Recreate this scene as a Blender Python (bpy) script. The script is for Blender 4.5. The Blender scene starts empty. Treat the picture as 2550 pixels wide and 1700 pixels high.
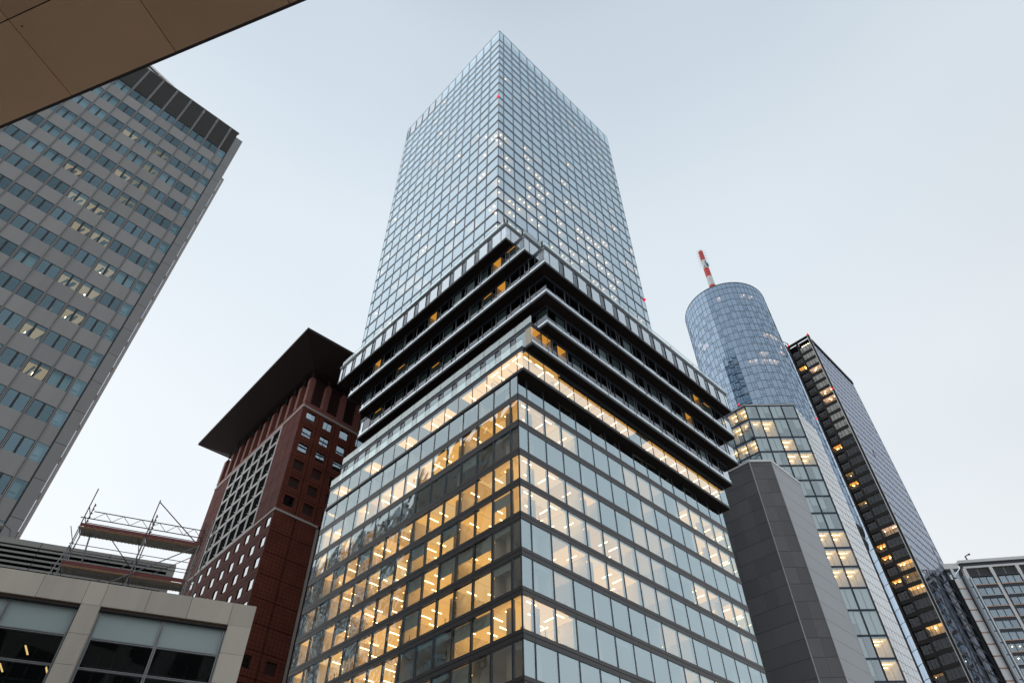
import bpy, math, random
from mathutils import Vector, Matrix
random.seed(11)
sc = bpy.context.scene
R = math.radians
ZC = 1.65                      # eye height; every z below is measured from the eye, ground at -ZC

# ------------------------------------------------------------------ camera
cam = bpy.data.cameras.new("camera"); cam_o = bpy.data.objects.new("camera", cam)
sc.collection.objects.link(cam_o)
cam.sensor_width = 36.0; cam.sensor_fit = 'HORIZONTAL'
cam.lens = 1698.7 / 2550 * 36; cam.clip_start = 0.05; cam.clip_end = 6000
p, r = 0.8091, -0.0138
f = Vector((0, math.cos(p), math.sin(p))); u0 = Vector((0, -math.sin(p), math.cos(p))); rt = Vector((1, 0, 0))
right = math.cos(r) * rt + math.sin(r) * u0; up = -math.sin(r) * rt + math.cos(r) * u0
M = Matrix((right, up, -f)).transposed().to_4x4(); M.translation = Vector((0, 0, ZC))
cam_o.matrix_world = M
sc.camera = cam_o

# ------------------------------------------------------------------ sky, sun, exposure
sc.view_settings.view_transform = 'Standard'; sc.view_settings.look = 'None'
sc.view_settings.exposure = 0.0; sc.view_settings.gamma = 1.0
sc.view_settings.use_curve_mapping = False
try:
    sc.cycles.use_denoising = True
    sc.cycles.max_bounces = 8; sc.cycles.transparent_max_bounces = 16
    sc.cycles.glossy_bounces = 5; sc.cycles.diffuse_bounces = 4
    sc.cycles.sample_clamp_indirect = 4.0
    sc.cycles.caustics_reflective = False
except Exception:
    pass
SUN_EL, SUN_AZ = 24, -72       # weak evening sun behind the overcast, left of the view
w = bpy.data.worlds.new("World"); sc.world = w; w.use_nodes = True
nt = w.node_tree; nt.nodes.clear()
N = nt.nodes.new; LK = nt.links.new
out = N("ShaderNodeOutputWorld")
sky = N("ShaderNodeTexSky"); sky.sky_type = 'NISHITA'; sky.sun_disc = False
sky.sun_elevation = R(SUN_EL); sky.sun_rotation = R(SUN_AZ); sky.dust_density = 4.0; sky.air_density = 1.0
bg1 = N("ShaderNodeBackground"); bg1.inputs[1].default_value = 0.05
LK(sky.outputs[0], bg1.inputs[0])
tc = N("ShaderNodeTexCoord"); sep = N("ShaderNodeSeparateXYZ"); LK(tc.outputs['Generated'], sep.inputs[0])
ramp = N("ShaderNodeValToRGB"); LK(sep.outputs['Z'], ramp.inputs[0])
cr = ramp.color_ramp; cr.interpolation = 'EASE'
cr.elements[0].position = 0.0; cr.elements[0].color = (.80, .86, .92, 1)
cr.elements[1].position = 1.0; cr.elements[1].color = (.47, .56, .66, 1)
for pos, c in ((.33, (.89, .925, .955)), (.55, (.83, .885, .93)), (.78, (.735, .81, .875)), (.93, (.61, .70, .785))):
    e = cr.elements.new(pos); e.color = c + (1,)
dot = N("ShaderNodeVectorMath"); dot.operation = 'DOT_PRODUCT'; LK(tc.outputs['Generated'], dot.inputs[0])
dot.inputs[1].default_value = (-.62, .62, .25)      # the brighter part of the overcast
mr = N("ShaderNodeMapRange"); LK(dot.outputs['Value'], mr.inputs[0])
mr.inputs[1].default_value = -0.4; mr.inputs[2].default_value = 0.85
mr.inputs[3].default_value = 0.93; mr.inputs[4].default_value = 1.13
nz = N("ShaderNodeTexNoise"); LK(tc.outputs['Generated'], nz.inputs['Vector']); nz.inputs['Scale'].default_value = 2.2
nz.inputs['Detail'].default_value = 5; nz.inputs['Roughness'].default_value = .45
mr2 = N("ShaderNodeMapRange"); LK(nz.outputs[0], mr2.inputs[0])
mr2.inputs[1].default_value = .3; mr2.inputs[2].default_value = .7; mr2.inputs[3].default_value = .965; mr2.inputs[4].default_value = 1.03
mu = N("ShaderNodeMath"); mu.operation = 'MULTIPLY'; LK(mr.outputs[0], mu.inputs[0]); LK(mr2.outputs[0], mu.inputs[1])
bg2 = N("ShaderNodeBackground"); LK(ramp.outputs[0], bg2.inputs[0]); LK(mu.outputs[0], bg2.inputs[1])
mixw = N("ShaderNodeMixShader"); mixw.inputs[0].default_value = 0.93
LK(bg1.outputs[0], mixw.inputs[1]); LK(bg2.outputs[0], mixw.inputs[2]); LK(mixw.outputs[0], out.inputs[0])

sun = bpy.data.lights.new("sun", 'SUN'); sun.energy = 0.5; sun.angle = R(95); sun.color = (1, .95, .88)
sun_o = bpy.data.objects.new("sun", sun); sc.collection.objects.link(sun_o)
sd = Vector((math.sin(R(SUN_AZ)) * math.cos(R(SUN_EL)), math.cos(R(SUN_AZ)) * math.cos(R(SUN_EL)), math.sin(R(SUN_EL))))
sun_o.rotation_euler = (-sd).to_track_quat('-Z', 'Y').to_euler(); sun_o.location = (-60, 20, 120)

# ------------------------------------------------------------------ materials
def new_mat(name):
    m = bpy.data.materials.new(name); m.use_nodes = True; m.node_tree.nodes.clear()
    return m, m.node_tree

def solid(name, col, rough=.6, metal=0., var=.12, scale=1.5, bump=0., spec=.4, streak=False):
    m, t = new_mat(name); n = t.nodes.new; L = t.links.new
    o = n("ShaderNodeOutputMaterial"); b = n("ShaderNodeBsdfPrincipled")
    g = n("ShaderNodeNewGeometry"); oi = n("ShaderNodeObjectInfo")
    mp = n("ShaderNodeMapping"); L(g.outputs['Position'], mp.inputs[0])
    if streak: mp.inputs['Scale'].default_value = (1, 1, .12)
    nz = n("ShaderNodeTexNoise"); nz.inputs['Scale'].default_value = scale; nz.inputs['Detail'].default_value = 6
    nz.inputs['Roughness'].default_value = .62
    L(mp.outputs[0], nz.inputs['Vector'])
    a = n("ShaderNodeMath"); a.operation = 'MULTIPLY_ADD'; L(oi.outputs['Random'], a.inputs[0]); a.inputs[1].default_value = .5; a.inputs[2].default_value = -.25
    s = n("ShaderNodeMath"); s.operation = 'ADD'; L(nz.outputs[0], s.inputs[0]); L(a.outputs[0], s.inputs[1])
    mr = n("ShaderNodeMapRange"); L(s.outputs[0], mr.inputs[0])
    mr.inputs[1].default_value = .1; mr.inputs[2].default_value = .9
    mr.inputs[3].default_value = 1 - var; mr.inputs[4].default_value = 1 + var
    vm = n("ShaderNodeVectorMath"); vm.operation = 'SCALE'; vm.inputs[0].default_value = col; L(mr.outputs[0], vm.inputs['Scale'])
    L(vm.outputs[0], b.inputs['Base Color'])
    b.inputs['Roughness'].default_value = rough; b.inputs['Metallic'].default_value = metal
    b.inputs['Specular IOR Level'].default_value = spec
    if bump:
        n2 = n("ShaderNodeTexNoise"); n2.inputs['Scale'].default_value = scale * 9; n2.inputs['Detail'].default_value = 4
        L(g.outputs['Position'], n2.inputs['Vector'])
        bp = n("ShaderNodeBump"); bp.inputs['Strength'].default_value = bump; bp.inputs['Distance'].default_value = .02
        L(n2.outputs[0], bp.inputs['Height']); L(bp.outputs[0], b.inputs['Normal'])
    L(b.outputs[0], o.inputs[0])
    return m

def glass(name, refl=.45, tint=(.85, .97, 1.), trans=(.62, .72, .70), wave=.0, wscale=.5, rough=.0, graze=1.0, var=.0):
    """coated facade glass: part mirror, part see-through, with the slight waviness of tempered panes"""
    m, t = new_mat(name); n = t.nodes.new; L = t.links.new
    o = n("ShaderNodeOutputMaterial"); mix = n("ShaderNodeMixShader")
    tr = n("ShaderNodeBsdfTransparent"); tr.inputs[0].default_value = trans + (1,)
    gl = n("ShaderNodeBsdfGlossy"); gl.inputs[0].default_value = tint + (1,); gl.inputs['Roughness'].default_value = rough
    lw = n("ShaderNodeLayerWeight"); lw.inputs[0].default_value = .5
    pw = n("ShaderNodeMath"); pw.operation = 'POWER'; L(lw.outputs['Facing'], pw.inputs[0]); pw.inputs[1].default_value = 4.
    ma = n("ShaderNodeMath"); ma.operation = 'MULTIPLY_ADD'; L(pw.outputs[0], ma.inputs[0]); ma.inputs[1].default_value = (1 - refl) * graze
    ma.inputs[2].default_value = refl; ma.use_clamp = True
    fac = ma.outputs[0]
    if var:
        oi = n("ShaderNodeObjectInfo"); v = n("ShaderNodeMath"); v.operation = 'MULTIPLY_ADD'
        L(oi.outputs['Random'], v.inputs[0]); v.inputs[1].default_value = var; v.inputs[2].default_value = 1 - var * .5
        m2 = n("ShaderNodeMath"); m2.operation = 'MULTIPLY'; L(fac, m2.inputs[0]); L(v.outputs[0], m2.inputs[1]); m2.use_clamp = True
        fac = m2.outputs[0]
    L(fac, mix.inputs[0]); L(tr.outputs[0], mix.inputs[1]); L(gl.outputs[0], mix.inputs[2])
    if wave:
        g = n("ShaderNodeNewGeometry"); oi = n("ShaderNodeObjectInfo")
        mm = n("ShaderNodeMath"); mm.operation = 'MULTIPLY'; L(oi.outputs['Random'], mm.inputs[0]); mm.inputs[1].default_value = 60
        ad = n("ShaderNodeVectorMath"); ad.operation = 'ADD'; L(g.outputs['Position'], ad.inputs[0]); L(mm.outputs[0], ad.inputs[1])
        nz = n("ShaderNodeTexNoise"); nz.inputs['Scale'].default_value = wscale; nz.inputs['Detail'].default_value = 1.5; nz.inputs['Roughness'].default_value = .4
        L(ad.outputs[0], nz.inputs['Vector'])
        bp = n("ShaderNodeBump"); bp.inputs['Strength'].default_value = 1.; bp.inputs['Distance'].default_value = wave
        L(nz.outputs[0], bp.inputs['Height']); L(bp.outputs[0], gl.inputs['Normal'])
    L(mix.outputs[0], o.inputs[0])
    return m

def emit(name, col, strength):
    m, t = new_mat(name); o = t.nodes.new("ShaderNodeOutputMaterial"); e = t.nodes.new("ShaderNodeEmission")
    e.inputs[0].default_value = col + (1,); e.inputs[1].default_value = strength
    t.links.new(e.outputs[0], o.inputs[0]); return m

def tile_mat(name, col, sx=.62, sz=.62, joint=.5):
    """small square ceramic tiles, joints only as fine relief and grout colour"""
    m, t = new_mat(name); n = t.nodes.new; L = t.links.new
    o = n("ShaderNodeOutputMaterial"); b = n("ShaderNodeBsdfPrincipled")
    tc = n("ShaderNodeTexCoord"); mp = n("ShaderNodeMapping"); L(tc.outputs['Object'], mp.inputs[0]); mp.inputs['Rotation'].default_value = (R(90), 0, 0)
    br = n("ShaderNodeTexBrick"); L(mp.outputs[0], br.inputs['Vector']); br.offset = 0; br.squash = 1
    br.inputs['Scale'].default_value = 1; br.inputs['Brick Width'].default_value = sx; br.inputs['Row Height'].default_value = sz
    br.inputs['Mortar Size'].default_value = .035; br.inputs['Mortar Smooth'].default_value = .1
    br.inputs['Color1'].default_value = col + (1,); br.inputs['Color2'].default_value = tuple(c * .86 for c in col) + (1,)
    br.inputs['Mortar'].default_value = tuple(c * joint for c in col) + (1,)
    g = n("ShaderNodeNewGeometry"); nz = n("ShaderNodeTexNoise"); nz.inputs['Scale'].default_value = .35; nz.inputs['Detail'].default_value = 6
    L(g.outputs['Position'], nz.inputs['Vector'])
    mr = n("ShaderNodeMapRange"); L(nz.outputs[0], mr.inputs[0]); mr.inputs[1].default_value = .25; mr.inputs[2].default_value = .75
    mr.inputs[3].default_value = .82; mr.inputs[4].default_value = 1.16
    vm = n("ShaderNodeVectorMath"); vm.operation = 'SCALE'; L(br.outputs['Color'], vm.inputs[0]); L(mr.outputs[0], vm.inputs['Scale'])
    L(vm.outputs[0], b.inputs['Base Color']); b.inputs['Roughness'].default_value = .7; b.inputs['Specular IOR Level'].default_value = .12
    bp = n("ShaderNodeBump"); bp.inputs['Strength'].default_value = .4; bp.inputs['Distance'].default_value = .02; bp.invert = True
    L(br.outputs['Fac'], bp.inputs['Height']); L(bp.outputs[0], b.inputs['Normal'])
    L(b.outputs[0], o.inputs[0]); return m

def ribbed_mat(name, col, freq=9., rough=.45):
    m, t = new_mat(name); n = t.nodes.new; L = t.links.new
    o = n("ShaderNodeOutputMaterial"); b = n("ShaderNodeBsdfPrincipled")
    tc = n("ShaderNodeTexCoord"); wv = n("ShaderNodeTexWave"); mp = n("ShaderNodeMapping")
    mp.inputs['Rotation'].default_value = (0, R(38), 0)
    L(tc.outputs['Object'], mp.inputs[0]); L(mp.outputs[0], wv.inputs['Vector']); wv.inputs['Scale'].default_value = freq; wv.bands_direction = 'X'
    oi = n("ShaderNodeObjectInfo"); mr = n("ShaderNodeMapRange"); L(oi.outputs['Random'], mr.inputs[0])
    mr.inputs[3].default_value = .86; mr.inputs[4].default_value = 1.1
    mr2 = n("ShaderNodeMapRange"); L(wv.outputs['Fac'], mr2.inputs[0]); mr2.inputs[3].default_value = .78; mr2.inputs[4].default_value = 1.1
    mu = n("ShaderNodeMath"); mu.operation = 'MULTIPLY'; L(mr.outputs[0], mu.inputs[0]); L(mr2.outputs[0], mu.inputs[1])
    vm = n("ShaderNodeVectorMath"); vm.operation = 'SCALE'; vm.inputs[0].default_value = col; L(mu.outputs[0], vm.inputs['Scale'])
    L(vm.outputs[0], b.inputs['Base Color']); b.inputs['Roughness'].default_value = rough; b.inputs['Metallic'].default_value = .3
    bp = n("ShaderNodeBump"); bp.inputs['Strength'].default_value = .5; bp.inputs['Distance'].default_value = .02
    L(wv.outputs['Fac'], bp.inputs['Height']); L(bp.outputs[0], b.inputs['Normal']); L(b.outputs[0], o.inputs[0]); return m

MT = dict(
    g_low=glass("lower_facade_glass", .50, (.76, .93, 1.0), (.95, .92, .86), wave=.010, wscale=.55),
    g_lowL=glass("side_facade_glass", .34, (.74, .88, .94), (.98, .92, .80), wave=.034, wscale=.55, graze=.45),
    g_up=glass("upper_facade_glass", .60, (.78, .91, 1.0), (.85, .85, .82), wave=.005, wscale=.4),
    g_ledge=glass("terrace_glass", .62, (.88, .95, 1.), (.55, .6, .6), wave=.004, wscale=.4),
    g_ledge2=glass("dark_terrace_glass", .09, (.88, .92, 1.), (.62, .66, .66), wave=.004, wscale=.4),  # weak mirror stands in for the dark soffit reflected in upper glazing
    g_rail=glass("railing_glass", .30, (.9, 1., 1.), (.84, .93, .92), wave=.006, wscale=.8),
    g_grey=glass("bluish_window_glass", .17, (.58, .86, 1.), (.55, .66, .68), wave=.010, wscale=.5, graze=.6, var=.5),
    g_round=glass("round_tower_glass", .50, (.60, .76, .96), (.5, .55, .6), wave=.002, wscale=.3, graze=.9, var=.12),
    g_sq=glass("pale_glass", .34, (.82, .95, 1.), (.80, .86, .84), wave=.004, wscale=.3, graze=.6),
    g_dark=glass("dark_frame_glass", .04, (.80, .88, 1.), (.85, .8, .7), wave=.004, wscale=.4, graze=.5),
    g_mirror=glass("mirror_strip_glass", .72, (.86, .9, 1.), (.4, .45, .5), wave=.006, wscale=.25),
    g_stripe=glass("striped_side_glass", .50, (.66, .73, .88), (.35, .4, .45), wave=.008, wscale=.25, graze=.6),
    g_far=glass("far_office_glass", .34, (.7, .86, 1.), (.6, .7, .72), wave=.004, graze=.5),
    g_stone=glass("near_window_glass", .08, (.9, 1., 1.), (.55, .62, .6), wave=.012, wscale=.7, graze=.5),
    g_red=glass("tile_tower_glass", .52, (.86, .92, .96), (.5, .5, .5), wave=.004, graze=.6),
    mull=solid("mullion_dark_blue_grey", (.045, .052, .064), .4, .5, .08),
    spand=solid("spandrel_dark_grey", (.075, .072, .074), .32, .45, .10),
    spand_up=solid("upper_spandrel_blue_grey", (.034, .048, .070), .35, .4, .08),
    fascia=solid("fascia_grey_metal", (.085, .085, .09), .4, .5, .08),
    groove=solid("groove_black", (.008, .008, .009), .9, spec=.02),
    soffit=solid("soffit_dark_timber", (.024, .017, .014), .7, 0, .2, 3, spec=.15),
    parapet=solid("parapet_metal", (.24, .26, .28), .3, .6, .06),
    white=solid("office_white", (.80, .76, .68), .8, 0, .04),
    carpet=solid("office_carpet", (.22, .18, .14), .9, 0, .1),
    core=solid("office_core", (.70, .62, .50), .8, 0, .05),
    darkin=solid("dark_interior", (.05, .055, .06), .9),
    greyin=solid("dim_interior", (.16, .18, .19), .9, 0, .15),
    blind=solid("roller_blind", (.42, .50, .52), .8, 0, .08),
    greenin=solid("green_grey_curtain", (.10, .15, .145), .8, 0, .15),
    headbar=solid("brown_head_bar", (.10, .06, .04), .6),
    finw=solid("white_polished_fin", (.90, .91, .93), .3, .85, .03),
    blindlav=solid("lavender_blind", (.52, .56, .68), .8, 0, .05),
    blindw=solid("pale_blind", (.62, .68, .68), .8, 0, .10, 2, streak=True),
    column=solid("column_plaster", (.62, .58, .50), .8, 0, .05),
    strip=emit("warm_strip_light", (1., .66, .30), 14.),
    litceil=emit("luminous_office_ceiling", (1., .56, .165), 1.2), litceil3=emit("softer_office_ceiling", (1., .55, .17), .80), litceil4=emit("paler_office_ceiling", (1., .64, .26), 1.05), litceil2=emit("dim_luminous_ceiling", (1., .60, .26), .48), pinkceil=emit("rosy_luminous_ceiling", (1., .62, .42), .8),  # ceilings glow by themselves, adding room light beyond the strips
    strip2=emit("warm_dim_light", (1., .58, .24), 30.),
    ambdim=emit("ochre_luminous_ceiling", (1., .55, .10), .22),
    ambceil=emit("amber_luminous_ceiling", (1., .42, .06), 1.1),
    faint=emit("faint_lamp", (1., .62, .25), 1.6),
    dots=emit("warm_downlight", (1., .64, .30), 4.5),
    dotsw=emit("pale_downlight", (1., .74, .42), 12.),
    amber=emit("amber_lamp", (1., .46, .09), 22.),
    red=emit("red_obstruction_lamp", (1., .0, .015), 2.6),
    tube=emit("pale_office_tube", (1., .80, .52), 30.),
    conc=solid("grey_panel", (.275, .265, .262), .55, .1, .13, .6, streak=True),
    conc2=solid("pier_panel", (.23, .225, .225), .5, .1, .07, .8),
    conc3=solid("pale_strip_panel", (.52, .48, .46), .6, 0, .06, .8),
    louv=solid("louvre_dark", (.11, .105, .10), .5, .3, .10),
    louvlight=solid("louvre_pale", (.34, .33, .31), .5, .2, .10),
    gasket=solid("gasket_black", (.018, .02, .022), .5),
    alum=solid("aluminium_frame", (.40, .41, .42), .35, .6, .06),
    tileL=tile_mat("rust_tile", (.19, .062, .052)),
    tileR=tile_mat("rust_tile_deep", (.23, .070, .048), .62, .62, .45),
    tile_plain=solid("rust_stone", (.27, .105, .085), .55, 0, .10, .6, .2),
    grout=solid("dark_tile_joint", (.055, .024, .020), .7),
    band=solid("pale_stone_band", (.60, .54, .50), .6, 0, .08),
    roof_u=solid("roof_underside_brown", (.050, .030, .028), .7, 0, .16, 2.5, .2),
    whiteframe=solid("white_grid_frame", (.80, .77, .76), .5, 0, .06),
    rib=ribbed_mat("ribbed_dark_metal", (.150, .146, .156)),
    rib2=solid("smooth_grey_metal", (.37, .38, .40), .5, .4, .05, .3),
    coping=solid("pale_coping", (.84, .84, .85), .5, 0, .05),
    stone=solid("sandstone_panel", (.63, .56, .48), .75, 0, .17, 1.0, .25, streak=True),
    frosted=solid("frosted_panel", (.44, .53, .53), .35, 0, .05, .8, spec=.6),
    steel=solid("galvanised_tube", (.20, .20, .21), .4, .6, .2, 4),
    rsteel=solid("rusty_tube", (.10, .045, .045), .6, .3, .2, 4),
    board=solid("red_plank", (.19, .05, .045), .7, 0, .2, 5),
    deck=solid("deck_plate", (.42, .39, .34), .7, 0, .2, 4),
    rust=solid("rusty_edge", (.34, .17, .08), .8, 0, .35, 5),
    canopy=solid("tan_soffit_panel", (.86, .55, .35), .6, 0, .13, .9, .2),
    canopy_edge=solid("dark_edge_trim", (.05, .04, .04), .5),
    wframe=solid("black_tower_frame", (.022, .020, .020), .6, 0, .08, spec=.15),
    mastr=solid("mast_red", (.62, .07, .06), .5, 0, .08), mastw=solid("mast_white", (.75, .76, .76), .5, 0, .06),
    teal=solid("mast_teal_mark", (.03, .20, .24), .5),
    silver=solid("silver_frame", (.62, .62, .62), .4, .4, .06),
    orange=solid("copper_sill_line", (.55, .33, .24), .5, .3, .05),
    asphalt=solid("asphalt", (.055, .055, .056), .85, 0, .15, 2., .3), pave=solid("paving", (.42, .40, .37), .8, 0, .12, 1.5, .2),
    slabedge=solid("slab_white", (.55, .53, .50), .8),
    brown=solid("brown_curtain", (.30, .17, .11), .8, 0, .25, 2, streak=True),
)

# ------------------------------------------------------------------ building blocks
WM = {}
COL = sc.collection.objects
def V3(x, y, z): return Vector((x, y, z + ZC))

def link(name, mesh, parent=None, mat4=None, kind=None):
    o = bpy.data.objects.new(name, mesh); COL.link(o)
    mat4 = mat4 or Matrix.Identity(4)
    if parent is not None:
        o.parent = parent; o.matrix_basis = WM[parent.name].inverted() @ mat4
    else:
        o.matrix_basis = mat4
    WM[o.name] = mat4
    if kind: o['kind'] = kind
    return o

def thing(name, label, cat, x, y, z=-ZC, group=None):
    o = link(name, None, None, Matrix.Translation(V3(x, y, z)))
    o.empty_display_size = .5
    o['label'] = label; o['category'] = cat
    if group: o['group'] = group
    return o

MESH = {}
BOXF = [(0, 3, 2, 1), (4, 5, 6, 7), (0, 1, 5, 4), (1, 2, 6, 5), (2, 3, 7, 6), (3, 0, 4, 7)]
def box_mesh(w, d, h, mat):
    k = ('b', round(w, 3), round(d, 3), round(h, 3), mat)
    if k not in MESH:
        me = bpy.data.meshes.new("panel")
        x, y, z = w / 2, d / 2, h / 2
        me.from_pydata([(-x, -y, -z), (x, -y, -z), (x, y, -z), (-x, y, -z), (-x, -y, z), (x, -y, z), (x, y, z), (-x, y, z)], [], BOXF)
        me.materials.append(MT[mat]); MESH[k] = me
    return MESH[k]
def pane_mesh(w, h, mat):
    k = ('p', round(w, 3), round(h, 3), mat)
    if k not in MESH:
        me = bpy.data.meshes.new("pane")
        me.from_pydata([(-w / 2, 0, -h / 2), (w / 2, 0, -h / 2), (w / 2, 0, h / 2), (-w / 2, 0, h / 2)], [], [(0, 1, 2, 3)])
        me.materials.append(MT[mat]); MESH[k] = me
    return MESH[k]

class Face:
    """a vertical facade plane: O = plan origin, u = run direction, out = outward direction"""
    def __init__(s, O, u, out=None):
        s.O = Vector((O[0], O[1], 0)); s.u = Vector((u[0], u[1], 0)).normalized()
        s.out = Vector((out[0], out[1], 0)).normalized() if out is not None else Vector((s.u.y, -s.u.x, 0))
        s.ang = math.atan2(s.out.y, s.out.x) + math.pi / 2
    def pt(s, u, d, z): return s.O + s.u * u + s.out * d + Vector((0, 0, z + ZC))
    def mat(s, u, d, z, tilt=0.):
        m = Matrix.Translation(s.pt(u, d, z)) @ Matrix.Rotation(s.ang, 4, 'Z')
        if tilt:
            m = m @ Matrix.Rotation(random.gauss(0, tilt), 4, 'X') @ Matrix.Rotation(random.gauss(0, tilt), 4, 'Z')
        return m
    def box(s, name, u0, u1, z0, z1, d0, d1, mat, parent, kind=None):
        return link(name, box_mesh(u1 - u0, abs(d1 - d0), z1 - z0, mat), parent, s.mat((u0 + u1) / 2, (d0 + d1) / 2, (z0 + z1) / 2), kind)
    def pane(s, name, u0, u1, z0, z1, d, mat, parent, tilt=.0022):
        return link(name, pane_mesh(u1 - u0, z1 - z0, mat), parent, s.mat((u0 + u1) / 2, d, (z0 + z1) / 2, tilt))

class MB:
    """many small pieces joined into one mesh"""
    def __init__(s): s.v = []; s.f = []
    def quad(s, *ps):
        k = len(s.v); s.v += [tuple(q) for q in ps]; s.f.append(tuple(range(k, k + len(ps))))
    def fbox(s, F, u0, u1, z0, z1, d0, d1):
        k = len(s.v)
        for z in (z0, z1):
            for (u, d) in ((u0, d1), (u1, d1), (u1, d0), (u0, d0)):
                s.v.append(tuple(F.pt(u, d, z)))
        for q in BOXF: s.f.append(tuple(k + i for i in q))
    def fquad(s, F, u0, u1, z0, z1, d, tilt=0.):
        w, h = (u1 - u0) / 2, (z1 - z0) / 2
        a, b = random.gauss(0, tilt), random.gauss(0, tilt)
        e = lambda su, sz: F.pt(u0 if su < 0 else u1, d + su * w * a + sz * h * b, z0 if sz < 0 else z1)
        s.quad(e(-1, -1), e(1, -1), e(1, 1), e(-1, 1))
    def prism(s, pts, z0, z1):
        k = len(s.v); n = len(pts)
        for z in (z0, z1): s.v += [(q[0], q[1], z + ZC) for q in pts]
        s.f.append(tuple(k + i for i in reversed(range(n)))); s.f.append(tuple(k + n + i for i in range(n)))
        for i in range(n):
            j = (i + 1) % n; s.f.append((k + i, k + j, k + n + j, k + n + i))
    def tube(s, a, b, r, n=6, r2=None, cap=True):
        a, b = Vector(a), Vector(b); d = (b - a).normalized(); r2 = r if r2 is None else r2
        x = d.cross(Vector((0, 0, 1)) if abs(d.z) < .9 else Vector((1, 0, 0))).normalized(); y = d.cross(x)
        k = len(s.v)
        for (c, rr) in ((a, r), (b, r2)):
            for i in range(n):
                t = 2 * math.pi * i / n; s.v.append(tuple(c + x * (rr * math.cos(t)) + y * (rr * math.sin(t))))
        for i in range(n):
            j = (i + 1) % n; s.f.append((k + j, k + i, k + n + i, k + n + j))
        if cap:
            s.f.append(tuple(k + i for i in range(n))); s.f.append(tuple(k + n + i for i in reversed(range(n))))
    def build(s, name, mat, parent=None, kind=None, smooth=False):
        if not s.v: return None
        M0 = Matrix.Translation(Vector(s.v[0])) if parent is None else WM[parent.name]
        inv = M0.inverted()
        me = bpy.data.meshes.new(name); me.from_pydata([tuple(inv @ Vector(q)) for q in s.v], [], s.f)
        me.materials.append(MT[mat])
        if smooth: me.polygons.foreach_set('use_smooth', [True] * len(me.polygons))
        return link(name, me, parent, M0, kind)

TH = 0.7803
GA = Vector((math.cos(TH), math.sin(TH), 0)); GB = Vector((-math.sin(TH), math.cos(TH), 0))
def G(a, b): return GA * a + GB * b          # the street grid both glass towers follow
def dirv(deg): return Vector((math.cos(R(deg)), math.sin(R(deg)), 0))
def lamp_ball(F, u, d, z, r, parent, mat='red', name='obstruction_lamp'):
    m = MB(); c = F.pt(u, d, z); r *= .8; m.tube(c - Vector((0, 0, r)), c, r * .6, 8, r); m.tube(c, c + Vector((0, 0, r)), r, 8, r * .5); m.build(name, mat, parent)

# ------------------------------------------------------------------ ground
gm = MB(); S = 2500
gm.quad((-S, -S, -.004), (S, -S, -.004), (S, S, -.004), (-S, S, -.004)); gm.build('ground', 'pave', None, 'structure')
rd = MB()
for (a0, a1, b0, b1) in ((-300, 400, -34, -16), (17, 34, 36, 400)):
    rd.quad(G(a0, b0), G(a1, b0), G(a1, b1), G(a0, b1))
rd.build('road', 'asphalt', None, 'structure')

# ================================================================== the tall glass tower with stepped terraces
CA, CB = 39.57, 39.18
TW = thing('glass_tower', 'tall pale glass office tower with stepped dark terraces halfway up, lit offices below', 'tower', *G(CA, CB).xy)
FR = Face(G(CA, CB), GA, -GB)                  # broad face on the right of the near corner
FL = Face(G(CA, CB), GB, -GA)                  # side face on the left of the near corner
WR_, WL_ = 40.47, 38.72
UR = [0, 1.39] + [1.39 + 2.71 * i for i in range(1, 15)] + [WR_]
UL = [0, 1.2] + [1.2 + 2.63 * i for i in range(1, 15)] + [WL_]
def zj(k): return 46.14 - 3.7 * k
NROW = 13
# what the photograph shows behind each pane: 1 lit, 0 dark, h lit below a blind, d dim
LITR = {0: "111h00ddh.01h000", 1: "1111000ddd0d1111", 2: "00000000d.001111", 3: "1111100dd1000000", 4: "1111111dd.011d11",
        5: "00d11111d.0000d0", 6: "0.d00000dd0000.0", 7: "111000000ddd1111", 8: "0000.0dd00.0d000", 9: "0011d000110d0110", 10: "0" * 16, 11: "0" * 16, 12: "0" * 16}
LITL = {0: "1h100000hh01.0110", 1: "1111111111110h1010", 2: "000.000000h0101000"[:17], 3: "1111111111h1h1010", 4: "1h11h1h1h11110d00"[:17],
        5: "00hhh1h1111h1010d", 6: "001111h111h11010d", 7: "11hh0001111h110d0", 8: "000h0h1111101100d", 9: "0011h0h1110110100", 10: "0" * 17, 11: "0" * 17, 12: "0" * 17}
for k in LITR: LITR[k] = (LITR[k] + '0' * 20)[:16]
for k in LITL: LITL[k] = (LITL[k] + '0' * 20)[:16]
blinds = MB(); DEP = 6.0
npane = 0
rest = MB()
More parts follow.
